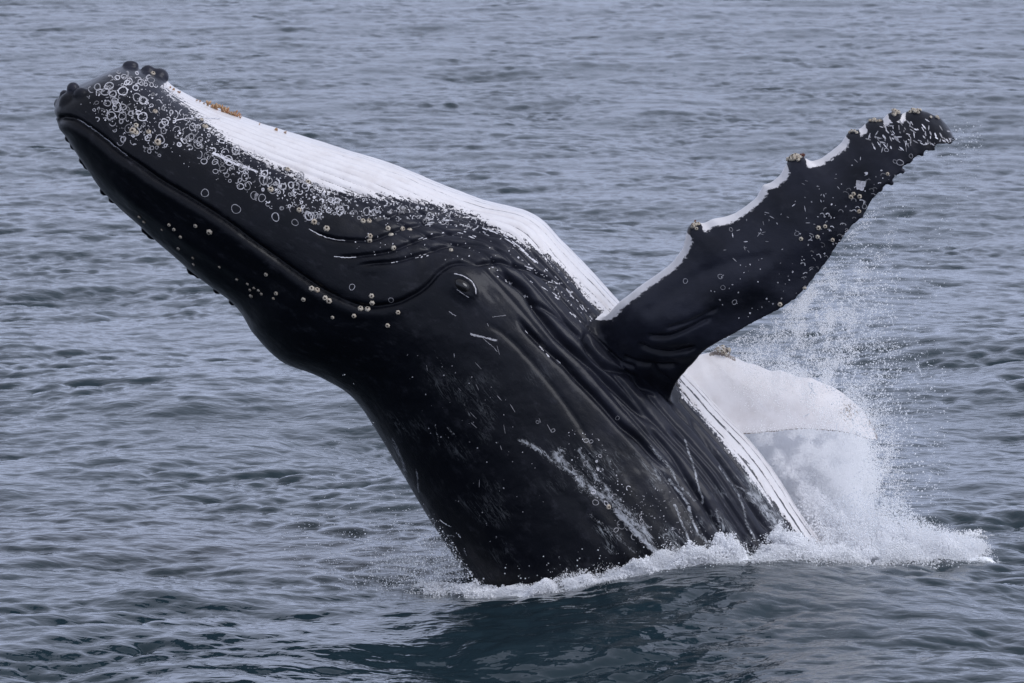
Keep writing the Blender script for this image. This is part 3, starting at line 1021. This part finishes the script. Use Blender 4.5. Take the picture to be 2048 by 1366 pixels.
for x, y, r, t_ in [(410, 386, 10, 1.8), (457, 321, 11.5, 3.0), (472, 418, 11, 1.8), (551, 434, 10, 2.4), (527, 360, 11.5, 2.6), (547, 378, 11, 2.6), (508, 391, 9, 2.2), (524, 396, 9, 2.0), (472, 300, 11, 3.6), (286, 201, 9, 5), (590, 445, 8, 2), (628, 432, 10, 2.2), (704, 574, 7, 1.6), (782, 600, 6, 1.4), (430, 324, 7, 2.4), (408, 323, 7, 2.4), (431, 343, 6, 1.8),
                   (324, 250, 8, 3.0), (327, 262, 7, 2.6), (246, 214, 8, 3.2), (242, 222, 6, 2.6), (262, 227, 6, 2.6), (215, 207, 8, 3), (230, 202, 8, 2.6), (226, 188, 8, 3.5), (195, 174, 8, 3.5), (270, 262, 12, 2.8), (303, 170, 5, 2.6),
                   (1235, 836, 5, 1.6), (1106, 861, 5, 1.8), (1172, 881, 6, 2.2), (1182, 883, 5, 2.0), (1171, 927, 6, 2.2), (1200, 912, 4, 2.0), (1075, 844, 4, 1.4), (1283, 1043, 6, 2), (1232, 1060, 6, 2), (1284, 1081, 6, 2), (1191, 1005, 7, 1.8),
                   (1594, 467, 6, 1.8), (1441, 553, 6, 1.6), (1371, 562, 6, 1.8), (1446, 575, 6, 1.3), (1469, 604, 6, 1.5), (1462, 459, 5, 1.5), (1773, 300, 5, 1.8), (1790, 323, 5, 1.6), (1800, 325, 8, 2.2), (1822, 312, 5, 1.8), (1729, 413, 6, 2.4), (1611, 575, 4, 2.2)]:
    ring(x, y, r * .82, t_ * .62, 0, 360, random.uniform(.82, 1), random.uniform(0, 3), .35 if (y > 830) else random.uniform(.3, .6))
# specks
for poly, n, r0_, r1_ in ((REG_A, 220, .5, 2.0), ([(150, 215), (240, 150), (400, 230), (560, 350), (500, 400), (330, 310)], 160, .5, 1.5), (REG_B, 300, .6, 2.4), (REG_C, 220, .7, 2.4), (REG_E, 120, .6, 1.8), ([(1240, 1000), (1340, 960), (1420, 1060), (1330, 1095), (1280, 1080)], 120, .6, 1.6), ([(740, 430), (1000, 470), (1060, 540), (930, 520), (800, 520), (700, 500)], 60, .6, 2.0), ([(1000, 480), (1060, 500), (1180, 620), (1170, 640), (1060, 540)], 60, .7, 2.4),
                         ([(1560, 420), (1700, 330), (1800, 340), (1720, 440), (1620, 570), (1560, 560)], 60, .7, 2.4), ([(1400, 560), (1560, 500), (1600, 590), (1480, 650)], 40, .7, 2.2), ([(800, 700), (1000, 760), (1100, 1000), (960, 1100), (860, 900)], 60, .5, 1.6)):
    for x, y in spread(poly, n):
        blot(x, y, random.uniform(r0_, r1_), random.uniform(.35, 1), random.uniform(0, 3))
# half-moon nicks near the flipper's trailing edge, dashes at its tip
for x, y in spread([(1600, 470), (1690, 380), (1760, 330), (1790, 350), (1730, 420), (1660, 510), (1600, 570)], 46):
    a = random.uniform(180, 260)
    ring(x, y, random.uniform(3, 6), random.uniform(1.1, 1.9), a, a + random.uniform(90, 170))
for x, y in spread([(1730, 270), (1790, 240), (1860, 240), (1900, 262), (1905, 284), (1860, 290), (1800, 300), (1750, 300)], 95):
    TONE[0] = random.choice([.9, .7, .45, .3])
    t = random.gauss(math.radians(55), .55)
    l = random.uniform(2, 7)
    strip([(x - l * math.cos(t), y - l * math.sin(t)), (x, y), (x + l * math.cos(t), y + l * math.sin(t))], [random.uniform(.8, 1.6), random.uniform(1.5, 3.4), .8])
for x, y in spread([(1430, 470), (1700, 300), (1740, 320), (1600, 470), (1450, 560)], 34):
    TONE[0] = random.choice([.8, .5, .3])
    t = random.gauss(math.radians(40), .8)
    l = random.uniform(2, 6)
    strip([(x - l * math.cos(t), y - l * math.sin(t)), (x, y), (x + l * math.cos(t), y + l * math.sin(t))], [.8, random.uniform(1.2, 2.2), .6])
blot(1721, 369, 11, 1.0, .4)
blot(1723, 377, 7, .9, 0)
blot(1733, 347, 4, .8, 0)
blot(1196, 938, 6, .6, 1.2); blot(1193, 922, 3)
blot(560, 372, 5); blot(628, 395, 4)


def sline(pts, wid, jit=.6, n=None):
    q_ = catmull(pts, n or max(4, int(len(pts) * 5)))
    strip([(a + random.uniform(-jit, jit), b + random.uniform(-jit, jit)) for a, b in q_], [wid * random.uniform(.5, 1.2) for _ in q_])


# scratches, the pale broken edges that follow the folds, and painted lid glints
sline([(941, 668), (952, 671), (965, 674), (980, 678), (994, 681)], 4)
TONE[0] = .35
sline([(966, 676), (975, 685), (985, 693), (994, 703)], 1.2)
TONE[0] = .4
sline([(985, 634), (998, 632), (1012, 631)], 1.0); sline([(898, 623), (905, 628), (912, 632)], 1.6)
TONE[0] = .8
sline([(425, 305), (450, 318), (475, 330), (498, 338), (515, 345)], 5, 1.0); sline([(440, 308), (475, 326), (512, 342)], 2.0)
sline([(345, 243), (370, 238), (400, 236), (440, 238)], 2.4)
sline([(618, 458), (640, 470), (665, 478), (690, 481)], 1.6)
sline([(668, 513), (690, 515), (712, 515)], 1.6)
sline([(155, 238), (178, 252), (200, 268), (230, 292), (256, 312)], 2.4, 1.0)
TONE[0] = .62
sline([(908, 547), (926, 552), (942, 562), (950, 575), (952, 588)], 1.8, .3); sline([(914, 579), (927, 588), (938, 595)], 1.2, .3)  # wet glint along the eyelid rims, painted as pale strips
TONE[0] = .8
for pth, n in (([(1040, 530), (1070, 542), (1095, 552), (1120, 570)], 10), ([(995, 550), (1015, 562), (1035, 578)], 8), ([(975, 532), (990, 540), (1005, 548)], 5), ([(1040, 580), (1055, 600), (1066, 625)], 7), ([(1045, 655), (1075, 690), (1100, 712), (1130, 735)], 8),
               ([(815, 488), (860, 472), (910, 462), (960, 478)], 9), ([(850, 448), (900, 442), (950, 458), (985, 475)], 14), ([(940, 445), (1000, 470), (1050, 505), (1100, 545)], 26), ([(1090, 530), (1130, 575), (1165, 615), (1190, 650)], 12), ([(1060, 560), (1100, 585), (1140, 620), (1165, 650)], 9), ([(780, 525), (830, 516), (860, 508)], 8)):
    q_ = catmull(pth, 80)
    for _ in range(n):
        i = random.randrange(0, 72)
        j = min(79, i + random.randrange(3, 9))
        dx_, dy_ = random.uniform(-3, 3), random.uniform(-3, 3)
        sg = q_[i:j] + np.array([dx_, dy_])
        strip([tuple(p) for p in sg], [random.uniform(.8, 2.4) for _ in sg])
for x, y in spread([(840, 700), (980, 640), (1060, 760), (1120, 900), (960, 980), (860, 860)], 16):
    TONE[0] = random.choice([.5, .3])
    t = random.gauss(math.radians(62), .25)
    l = random.uniform(3, 10)
    strip([(x - l * math.cos(t), y - l * math.sin(t)), (x, y), (x + l * math.cos(t), y + l * math.sin(t))], [.5, random.uniform(.7, 1.3), .5])

M = Mat('scar_and_lid_glint')
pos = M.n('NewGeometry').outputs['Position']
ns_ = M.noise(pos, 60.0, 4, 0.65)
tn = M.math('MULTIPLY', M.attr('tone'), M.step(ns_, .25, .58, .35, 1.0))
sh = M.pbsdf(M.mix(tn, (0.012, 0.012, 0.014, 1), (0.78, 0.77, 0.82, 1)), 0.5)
MAT_SCAR_GLINT = M.done(sh)
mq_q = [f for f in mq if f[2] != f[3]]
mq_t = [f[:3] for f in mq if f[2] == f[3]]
sm = new_mesh('scar_glint_marks', mv, mq_q, mq_t)
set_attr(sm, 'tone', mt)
wpart('scar_glint_marks', sm, MAT_SCAR_GLINT, kind='stuff', label='white barnacle scars and scratches scattered over the dark skin, with painted eyelid glints')

# ---- eye
h0 = hit(926, 570)
a = np.linspace(.02, math.pi - .02, 18)
t16 = np.linspace(0, 2 * math.pi, 28, endpoint=False)
V = np.stack([np.stack([np.sin(t) * np.cos(t16), np.sin(t) * np.sin(t16), np.full(28, math.cos(t))], -1) for t in a])
pp = []
add_loft(pp, V)
em = new_mesh('eye', pp[0][0], pp[0][1], pp[0][2])
M = Mat('wet_eye')
MAT_EYE = M.done(M.pbsdf((0.010, 0.009, 0.010, 1), 0.04, ior=1.5))
eye = wpart('eye', em, MAT_EYE, label='dark glossy eye set in folded lids')
eye.location = Vector(h0[0] + h0[1] * -.030) + INV
eye.rotation_euler = (0, math.radians(38), 0)
eye.scale = (.078, .060, .048)

# ---- barnacles
def barnacle_mesh(seed):
    r = random.Random(seed)
    n = 12
    prof = [(1.0, -.15), (1.02, .12), (.88, .5), (.66, .82), (.46, .92), (.36, .80), (.22, .45), (.0, .40)]
    v, qd, tr = [], [], []
    for k, (rad, z) in enumerate(prof[:-1]):
        for i in range(n):
            t = 2 * math.pi * i / n
            rb = rad * (1 + (.09 if i % 2 else -.06) * (1 if k < 4 else .4)) * (1 + .06 * r.uniform(-1, 1))
            v.append((rb * math.cos(t), rb * math.sin(t), z + .04 * r.uniform(-1, 1)))
    v.append((0, 0, .42))
    m_ = len(prof) - 1
    for k in range(m_ - 1):
        for i in range(n):
            qd.append((k * n + i, k * n + (i + 1) % n, (k + 1) * n + (i + 1) % n, (k + 1) * n + i))
    for i in range(n):
        tr.append(((m_ - 1) * n + i, (m_ - 1) * n + (i + 1) % n, len(v) - 1))
    me_ = new_mesh('barnacle', v, qd, tr)
    ring_i = np.repeat(np.arange(m_), n)
    set_attr(me_, 'pit', np.append((ring_i >= 5).astype(float), 1.0))
    return me_


M = Mat('barnacle_shell')
oi = M.n('ObjectInfo').outputs['Random']
tco = M.n('TexCoord').outputs['Object']
ns_ = M.noise(tco, 3.0, 4, .6)
cb = M.mix(oi, (0.58, 0.52, 0.42, 1), (0.44, 0.35, 0.25, 1))
cb = M.mix(M.step(ns_, .4, .7), cb, (0.66, 0.62, 0.56, 1))
cb = M.mix(M.attr('pit'), cb, (0.10, 0.075, 0.06, 1))
MAT_BARN = M.done(M.pbsdf(cb, .65, M.bump(ns_, .2, .5)))
bm_var = [barnacle_mesh(k) for k in range(4)]
for b_ in bm_var:
    b_.materials.append(MAT_BARN)


def barnacle(x, y, r, name='barnacle', meshes=bm_var, tilt=.15, sz=.8, out_=0.0):
    h1 = hit(x, y)
    if h1 is None:
        return None
    n = (h1[1] + Vector((random.uniform(-tilt, tilt), random.uniform(-tilt, tilt), random.uniform(-tilt, tilt)))).normalized()
    o = bpy.data.objects.new(name, random.choice(meshes))
    COL.objects.link(o)
    o.parent = whale
    o.location = h1[0] + INV + n * out_
    q4 = n.to_track_quat('Z', 'Y')
    o.rotation_mode = 'QUATERNION'
    from mathutils import Quaternion
    o.rotation_quaternion = q4 @ Quaternion((0, 0, 1), random.uniform(0, 6.28))
    R_ = r * .004
    o.scale = (R_, R_, R_ * sz)
    return o


BARN = [(310, 223, 5), (265, 262, 7), (272, 251, 5), (272, 266, 5), (297, 264, 5), (315, 285, 7), (410, 253, 6), (403, 239, 4), (306, 147, 5), (419, 464, 6), (391, 452, 4), (541, 379, 6), (616, 364, 5), (598, 420, 5), (628, 444, 6), (653, 457, 6), (575, 339, 5), (726, 442, 5), (738, 442, 5), (740, 472, 5), (739, 481, 5), (776, 457, 5), (782, 470, 5), (819, 460, 5), (787, 496, 5), (902, 500, 4),
        (623, 577, 5.5), (634, 580, 5.5), (650, 596, 5), (658, 602, 5.5), (607, 599, 4.5), (743, 592, 5), (744, 606, 5), (721, 617, 5.5), (735, 618, 5.5), (796, 625, 4.5), (665, 635, 3.5), (708, 632, 4.5), (775, 651, 4.5), (532, 549, 4), (474, 559, 3), (495, 568, 3), (508, 576, 3), (517, 581, 3), (502, 592, 4), (523, 588, 3), (552, 587, 4), (547, 597, 3), (500, 580, 3), (386, 516, 3), (439, 534, 3), (361, 474, 3.5), (387, 529, 3), (357, 497, 3.5),
        (279, 434, 3.5), (288, 444, 3.5), (338, 450, 3.5), (348, 459, 3.5), (324, 460, 2.5), (805, 458, 5), (1217, 1014, 5),
        (1637, 456, 4.5), (1650, 453, 4), (1602, 478, 4), (1635, 474, 4), (1665, 480, 4), (1702, 394, 4.5), (1707, 388, 4), (1719, 393, 4.5), (1560, 609, 4.5), (1775, 348, 3.5), (1718, 423, 4), (1609, 576, 4)]
for b_ in BARN:
    barnacle(*b_)
for (kx, ky, sx2, sy2, n, r0_, r1_) in ((1590, 314, 13, 7, 14, 3.5, 5.5), (1386, 449, 9, 6, 7, 3, 4.5), (1748, 240, 9, 4, 8, 2.8, 4.2), (1792, 224, 10, 5, 10, 3, 5), (1832, 221, 11, 4, 9, 2.8, 4.2), (1872, 234, 7, 5, 6, 2.2, 3.2), (1446, 701, 12, 4, 10, 3, 4.8), (1704, 264, 7, 3, 4, 2.5, 3.5)):
    for _ in range(n):
        for _try in range(6):
            o = barnacle(random.gauss(kx, sx2 * .6), random.gauss(ky, sy2 * .6), random.uniform(r0_, r1_), tilt=.5, sz=1.1, out_=random.uniform(0, .012))
            if o:
                break

# goose barnacles: short stalks with a fringed, orange-brown head
def goose_mesh(seed):
    r = random.Random(seed)
    v, qd, tr = [], [], []
    for s_ in range(5):
        t = r.uniform(0, 6.28); lean = r.uniform(.1, .8)
        ax = Vector((math.cos(t) * lean, math.sin(t) * lean, 1)).normalized()
        e1 = ax.orthogonal().normalized(); e2 = ax.cross(e1)
        b = len(v)
        L_ = r.uniform(1.0, 2.2)
        for (l, rad) in ((-.2, .26), (.5, .24), (.8, .42), (1.0, .30)):
            for i in range(6):
                u = 6.283 * i / 6
                p = ax * (l * L_) + e1 * (rad * math.cos(u)) + e2 * (rad * .6 * math.sin(u))
                v.append(tuple(p))
        v.append(tuple(ax * L_ * 1.15))
        for k in range(3):
            for i in range(6):
                qd.append((b + k * 6 + i, b + k * 6 + (i + 1) % 6, b + (k + 1) * 6 + (i + 1) % 6, b + (k + 1) * 6 + i))
        for i in range(6):
            tr.append((b + 18 + i, b + 18 + (i + 1) % 6, b + 24))
    return new_mesh('goose_barnacle', v, qd, tr)


M = Mat('goose_barnacle_orange')
oi = M.n('ObjectInfo').outputs['Random']
tco = M.n('TexCoord').outputs['Object']
ns_ = M.noise(tco, 2.0, 3, .6)
cg = M.mix(oi, (0.30, 0.12, 0.05, 1), (0.40, 0.24, 0.11, 1))
cg = M.mix(M.step(ns_, .45, .7), cg, (0.50, 0.42, 0.32, 1))
MAT_GOOSE = M.done(M.pbsdf(cg, .5))
gm = [goose_mesh(k) for k in range(3)]
for g_ in gm:
    g_.materials.append(MAT_GOOSE)
M = Mat('goose_barnacle_red')
MAT_GRED = M.done(M.pbsdf((0.10, 0.035, 0.022, 1), .45))
gr = goose_mesh(9); gr.materials.append(MAT_GRED)


def edge_y(x):
    """upper silhouette of the throat at x"""
    return np.interp(x, [300, 330, 350, 430, 530, 650], [150, 168, 180, 216, 252, 290])


for x in [393, 399, 404] + [random.gauss(426, 4) for _ in range(7)] + [random.gauss(446, 5) for _ in range(12)] + [random.gauss(466, 6) for _ in range(10)] + [338, 345, 358, 361, 520, 548, 551, 575]:
    x = x + random.uniform(-3, 3)
    for dy in (2, 4, 6, 9, 12, 16):
        o = barnacle(x, edge_y(x) + dy, random.uniform(3.0, 7.8) if 415 < x < 480 else random.uniform(2, 3.5), 'goose_barnacle', gm, .9, 1.0)
        if o:
            break
for x, y, r in ((1603, 308, 4.5), (1607, 306, 4.0), (1598, 307, 4.0), (1390, 441, 3.6), (1386, 443, 3.4)):
    for dy in (0, 3, 6, 9):
        if barnacle(x, y + dy, r, 'goose_barnacle', [gr], .4, 1.0):
            break

# ================================================================== SPRAY AND FOAM
def droplet_cloud(name, pts, rad, mat, **props):
    me_ = bpy.data.meshes.new(name)
    me_.vertices.add(len(pts))
    me_.vertices.foreach_set('co', np.asarray(pts, np.float32).ravel())
    set_attr(me_, 'drop_radius', rad)
    me_.materials.append(mat)
    o = link(name, me_, None, **props)
    ng = bpy.data.node_groups.new(name + '_points', 'GeometryNodeTree')
    ng.interface.new_socket('Geometry', in_out='INPUT', socket_type='NodeSocketGeometry')
    ng.interface.new_socket('Geometry', in_out='OUTPUT', socket_type='NodeSocketGeometry')
    gi = ng.nodes.new('NodeGroupInput'); go = ng.nodes.new('NodeGroupOutput')
    mp = ng.nodes.new('GeometryNodeMeshToPoints')
    na = ng.nodes.new('GeometryNodeInputNamedAttribute'); na.data_type = 'FLOAT'
    na.inputs['Name'].default_value = 'drop_radius'
    sm_ = ng.nodes.new('GeometryNodeSetMaterial'); sm_.inputs['Material'].default_value = mat
    ng.links.new(gi.outputs[0], mp.inputs['Mesh'])
    ng.links.new(na.outputs['Attribute'], mp.inputs['Radius'])
    ng.links.new(mp.outputs[0], sm_.inputs[0])
    ng.links.new(sm_.outputs[0], go.inputs[0])
    md = o.modifiers.new('points', 'NODES')
    md.node_group = ng
    return o


def foam_mat(name, col, tr=0.35, gloss=.08):
    M = Mat(name)
    d = M.n('BsdfDiffuse'); d.inputs[0].default_value = col
    t = M.n('BsdfTranslucent'); t.inputs[0].default_value = col
    m1 = M.n('MixShader'); m1.inputs[0].default_value = tr
    M.t.links.new(d.outputs[0], m1.inputs[1]); M.t.links.new(t.outputs[0], m1.inputs[2])
    g = M.n('BsdfGlossy'); g.inputs['Roughness'].default_value = .25
    m2 = M.n('MixShader'); m2.inputs[0].default_value = gloss
    M.t.links.new(m1.outputs[0], m2.inputs[1]); M.t.links.new(g.outputs[0], m2.inputs[2])
    return M.done(m2.outputs[0])


MAT_DROP = foam_mat('spray_drops', (0.86, 0.89, 0.93, 1), .45, .10)
MAT_MIST = foam_mat('spray_mist', (0.985, 0.988, 0.995, 1), .5, .0)
MAT_FOAM = foam_mat('whitewater', (0.90, 0.905, 0.92, 1), .35, .06)


def sea_z(x, y):
    """water height at a world point (one step of undoing the sideways motion)"""
    x = np.asarray(x, float); y = np.asarray(y, float)
    p = sea(x, y)
    p = sea(2 * x - p[..., 0], 2 * y - p[..., 1])
    return p[..., 2]


# --- mist plume thrown up behind the far flipper
def px_cloud(poly, n, ylo, yhi, dens=None, seed=0):
    r = np.random.default_rng(seed)
    poly_ = np.asarray(poly, float)
    lo, hi = poly_.min(0), poly_.max(0)
    outp = []
    have = 0
    while have < n:
        m = int(n * 1.5)
        x = r.uniform(lo[0], hi[0], m); y = r.uniform(lo[1], hi[1], m)
        k = in_poly(x, y, poly)
        x, y = x[k], y[k]
        if dens is not None:
            k = r.random(len(x)) < dens(x, y, r)
            x, y = x[k], y[k]
        Yd = r.uniform(ylo, yhi, len(x))
        outp.append(P(x, y, Yd))
        have += len(x)
    return np.concatenate(outp)[:n]


PL = [(1440, 800), (1520, 790), (1600, 790), (1680, 806), (1735, 840), (1775, 920), (1765, 985), (1735, 1030), (1720, 1080), (1640, 1125), (1560, 1090), (1500, 990)]


def dens_plume(x, y, r):
    d, _, _ = poly_dist(x, y, PL + [PL[0]])
    e = smooth(0, 95, d + 60 * (fbm(np.stack([x / 26, y / 26, 0 * x], -1), 4, 4) - .45))
    return np.clip(e * (0.45 + 0.9 * fbm(np.stack([x / 38, y / 60, 0 * x], -1), 14, 4)), 0, 1)


pm = px_cloud(PL, 230000, 1.05, 1.8, dens_plume, 1)
rm_ = rng.uniform(.0020, .0040, len(pm))
# thin veil over and round the far flipper
PV = [(1400, 690), (1560, 640), (1700, 700), (1800, 800), (1840, 960), (1800, 1080), (1700, 1090), (1600, 980), (1500, 860)]


def dens_veil(x, y, r):
    d, _, _ = poly_dist(x, y, PV + [PV[0]])
    return np.clip(smooth(0, 90, d) * (fbm(np.stack([x / 30, y / 44, 0 * x], -1), 24, 5) - .32) * 3.0, 0, 1)


pv2 = px_cloud(PV, 26000, .2, 2.0, dens_veil, 2)
rv2 = rng.uniform(.0018, .0036, len(pv2))
# fall-out below the raised flipper
PF = [(1540, 640), (1610, 585), (1680, 490), (1730, 430), (1770, 380), (1800, 420), (1780, 560), (1800, 700), (1790, 900), (1740, 860), (1640, 760), (1500, 740), (1420, 705)]


def dens_fall(x, y, r):
    d, _, _ = poly_dist(x, y, TRAIL[5:])
    core = np.exp(-((x - 1640 - (y - 640) * .12) / 55) ** 2) * smooth(520, 640, y)
    n_ = .55 * fbm(np.stack([(x * .8 + y * .6) / 30, (y * .8 - x * .6) / 46, x / 70], -1), 33, 6) + .45 * fbm(np.stack([(x * .7 - y * .7) / 13, (y * .7 + x * .7) / 13, 0 * x], -1), 36, 4)
    return np.clip((core * .9 + np.exp(-d / 40) * .6 * smooth(380, 640, y) + .05) * smooth(.42, .78, n_) * 1.4, 0, 1)


pf3 = px_cloud(PF, 11500, -1.5, 1.2, dens_fall, 3)
rf3 = rng.uniform(.0014, .0038, len(pf3))
# spray drifting across the lower edge of the far flipper
PE = [(1470, 850), (1560, 838), (1700, 840), (1790, 870), (1800, 960), (1730, 1060), (1640, 1090), (1560, 980)]


def dens_edge(x, y, r):
    d, _, _ = poly_dist(x, y, PE + [PE[0]])
    return np.clip(smooth(0, 45, d) * smooth(.36, .70, fbm(np.stack([(x + y) / 40, (y - x) / 40, 0 * x], -1), 71, 5)), 0, 1)


pe4 = px_cloud(PE, 26000, .35, .8, dens_edge, 12)
pts = np.concatenate([pm, pv2, pf3, pe4]); rad = np.concatenate([rm_, rv2, rf3, rng.uniform(.0016, .0034, len(pe4))])
droplet_cloud('spray_mist', pts, rad, MAT_MIST, kind='stuff', label='fine white spray hanging in the air beside the white flipper', category='spray')

# --- individual drops flung wide
pts, rad = [], []
PD = [(1400, 690), (1560, 640), (1650, 540), (1740, 430), (1790, 370), (1900, 250), (1960, 240), (1970, 330), (1900, 480), (1880, 640), (1900, 820), (1900, 1000), (1850, 1090), (1700, 1110), (1640, 1050), (1740, 900), (1600, 740)]


def dens_drop(x, y, r):
    n_ = fbm(np.stack([x / 40, y / 60, 0 * x], -1), 53, 4)
    f = np.exp(-((x - 1690 - (y - 700) * .25) / 110) ** 2) * smooth(430, 640, y) + .10
    tip = .25 * np.exp(-((x - 1930) / 40) ** 2 - ((y - 260) / 45) ** 2)
    return np.clip((f + tip) * smooth(.3, .65, n_), 0, 1)


p1 = px_cloud(PD, 9000, -.9, 2.2, dens_drop, 5)
pts.append(p1); rad.append(.0015 + .0050 * rng.random(len(p1)) ** 3.5)
PS = [(560, 1010), (700, 1020), (800, 960), (850, 1000), (890, 1060), (960, 1170), (940, 1195), (800, 1185), (640, 1175), (560, 1120)]


def dens_left(x, y, r):
    d = np.hypot((x - 905) / 190, (y - 1150) / 95)
    n_ = fbm(np.stack([x / 22, y / 22, 0 * x], -1), 63, 4)
    return np.clip(np.exp(-d ** 2 * 1.6) * smooth(.28, .62, n_) * 1.3 + .025, 0, 1)


p2 = px_cloud(PS, 8000, -1.2, .1, dens_left, 6)
pts.append(p2); rad.append(.0014 + .0042 * rng.random(len(p2)) ** 3.0)
# drops low over the foam on the belly side and the odd one in front of the flank
p3 = px_cloud([(1640, 1010), (1720, 980), (1800, 1000), (1880, 1060), (1960, 1080), (1960, 1110), (1640, 1120)], 9000, -.5, 1.2, None, 7)
pts.append(p3); rad.append(.0016 + .0042 * rng.random(len(p3)) ** 3)
p4 = px_cloud([(1000, 1130), (1350, 1060), (1560, 1060), (1640, 1090), (1400, 1120), (1000, 1190)], 110, -1.75, -1.2, None, 8)
pts.append(p4); rad.append(.0016 + .004 * rng.random(len(p4)) ** 2)
p5 = px_cloud([(700, 700), (760, 850), (950, 1150), (560, 1150)], 260, -1.2, .3, None, 9)
pts.append(p5); rad.append(.002 + .003 * rng.random(len(p5)))
# strings of water torn into beads, falling in arcs
for _ in range(230):
    x0, y0 = random.gauss(1660, 70), random.uniform(520, 900)
    if random.random() < .3:
        x0, y0 = random.gauss(880, 50), random.uniform(1040, 1150)
        Y0 = random.uniform(-1.0, -.3)
    else:
        Y0 = random.uniform(-1.0, 1.6)
    a_ = random.gauss(math.radians(75), .5); L_ = random.uniform(6, 26); cv = random.uniform(-.5, .5)
    k = int(L_ / random.uniform(1.2, 2.6)) + 3
    tt = np.linspace(0, 1, k)
    xs = x0 + L_ * tt * math.cos(a_) + cv * L_ * tt ** 2 + rng.normal(0, .5, k)
    ys = y0 + L_ * tt * math.sin(a_) + rng.normal(0, .5, k)
    ok = ~in_poly(xs, ys, poly_near)
    if not ok.all():
        continue
    pts.append(P(xs, ys, np.full(k, Y0))); rad.append(random.uniform(.0018, .0046) * rng.uniform(.5, 1.2, k))
p6 = px_cloud([(1500, 690), (1620, 600), (1740, 480), (1800, 560), (1780, 760), (1860, 900), (1840, 1060), (1690, 1050), (1740, 900), (1640, 760)], 420, -1.0, 2.0, None, 19)
pts.append(p6); rad.append(rng.uniform(.005, .0095, len(p6)))
droplet_cloud('water_drops', np.concatenate(pts), np.concatenate(rad), MAT_DROP, kind='stuff', label='white water drops flying off the breaching whale', category='spray')

# --- whitewater: lumpy foam along the body, built from noise-clustered bubbles
r = np.random.default_rng(21)
fp, frad = [], []


def foam_along(line, n, width, height, seed, thr=.42, size=1.0):
    line = np.asarray(line, float)
    L_ = np.concatenate([[0], np.cumsum(np.hypot(*(line[1:] - line[:-1]).T))])
    t = r.random(n * 3) * L_[-1]
    x = np.interp(t, L_, line[:, 0]); y = np.interp(t, L_, line[:, 1])
    wv_ = np.interp(t / L_[-1], np.linspace(0, 1, len(width)), width)
    hv_ = np.interp(t / L_[-1], np.linspace(0, 1, len(height)), height)
    x = x + r.normal(0, 1, len(t)) * wv_ * .5; y = y + r.normal(0, 1, len(t)) * wv_
    lump = fbm(np.stack([x * 4.2, y * 4.2, 0 * x + seed], -1), seed, 4)
    top = hv_ * np.clip((lump - .34) * 3.2, 0.02, 1.7)
    z = sea_z(x, y) - .02 + r.random(len(t)) ** .8 * top
    n3 = fbm(np.stack([x * 11, y * 11, z * 14], -1), seed + 5, 4)
    k = n3 > thr
    p = np.stack([x, y, z], -1)[k][:n]
    fp.append(p)
    frad.append(size * (.0022 + .0055 * r.random(len(p)) ** 2.6))


foam_along(FOAM_LINE[:8], 90000, [.10, .07, .06, .06, .07, .09, .11, .12], [.06, .09, .10, .10, .15, .26, .26, .10], 3, .45)
foam_along([(2.35, -.55), (2.8, -.15), (3.3, 0.1), (3.75, .15)], 90000, [.15, .22, .22, .10], [.07, .16, .22, .10], 8, .43)
foam_along([(2.5, .3), (2.9, .6), (3.3, .7)], 36000, [.25, .3, .2], [.35, .4, .2], 12, .45)
foam_along([(-.75, -.65), (-.5, -.8), (-.3, -.95)], 4500, [.08, .09, .07], [.03, .08, .10], 15, .50)
foam_along([(3.65, 1.25), (3.95, 1.3), (4.2, 1.2)], 3500, [.06, .08, .04], [.03, .10, .02], 18, .50)
foam_along([(2.3, -.5), (2.8, -.1), (3.3, 0.15), (3.8, .2)], 110000, [.2, .25, .22, .12], [.07, .18, .24, .10], 28, .40, .55)
foam_along([(2.6, .5), (3.0, .8), (3.4, .9)], 60000, [.25, .3, .2], [.30, .40, .2], 32, .40, .55)
foam_along(FOAM_LINE[1:8], 60000, [.07, .07, .07, .08, .10, .12], [.08, .09, .12, .20, .20, .09], 35, .40, .6)
fp = np.concatenate(fp); frad = np.concatenate(frad)
droplet_cloud('white_water', fp, frad, MAT_FOAM, kind='stuff', label='churned white foam where the body leaves the water', category='foam')
print('skin tris', len(skin.polygons) * 2, 'sea tris', len(q) * 2, 'skin verts', nv, 'scar quads', len(mq), 'sea verts', len(vv))
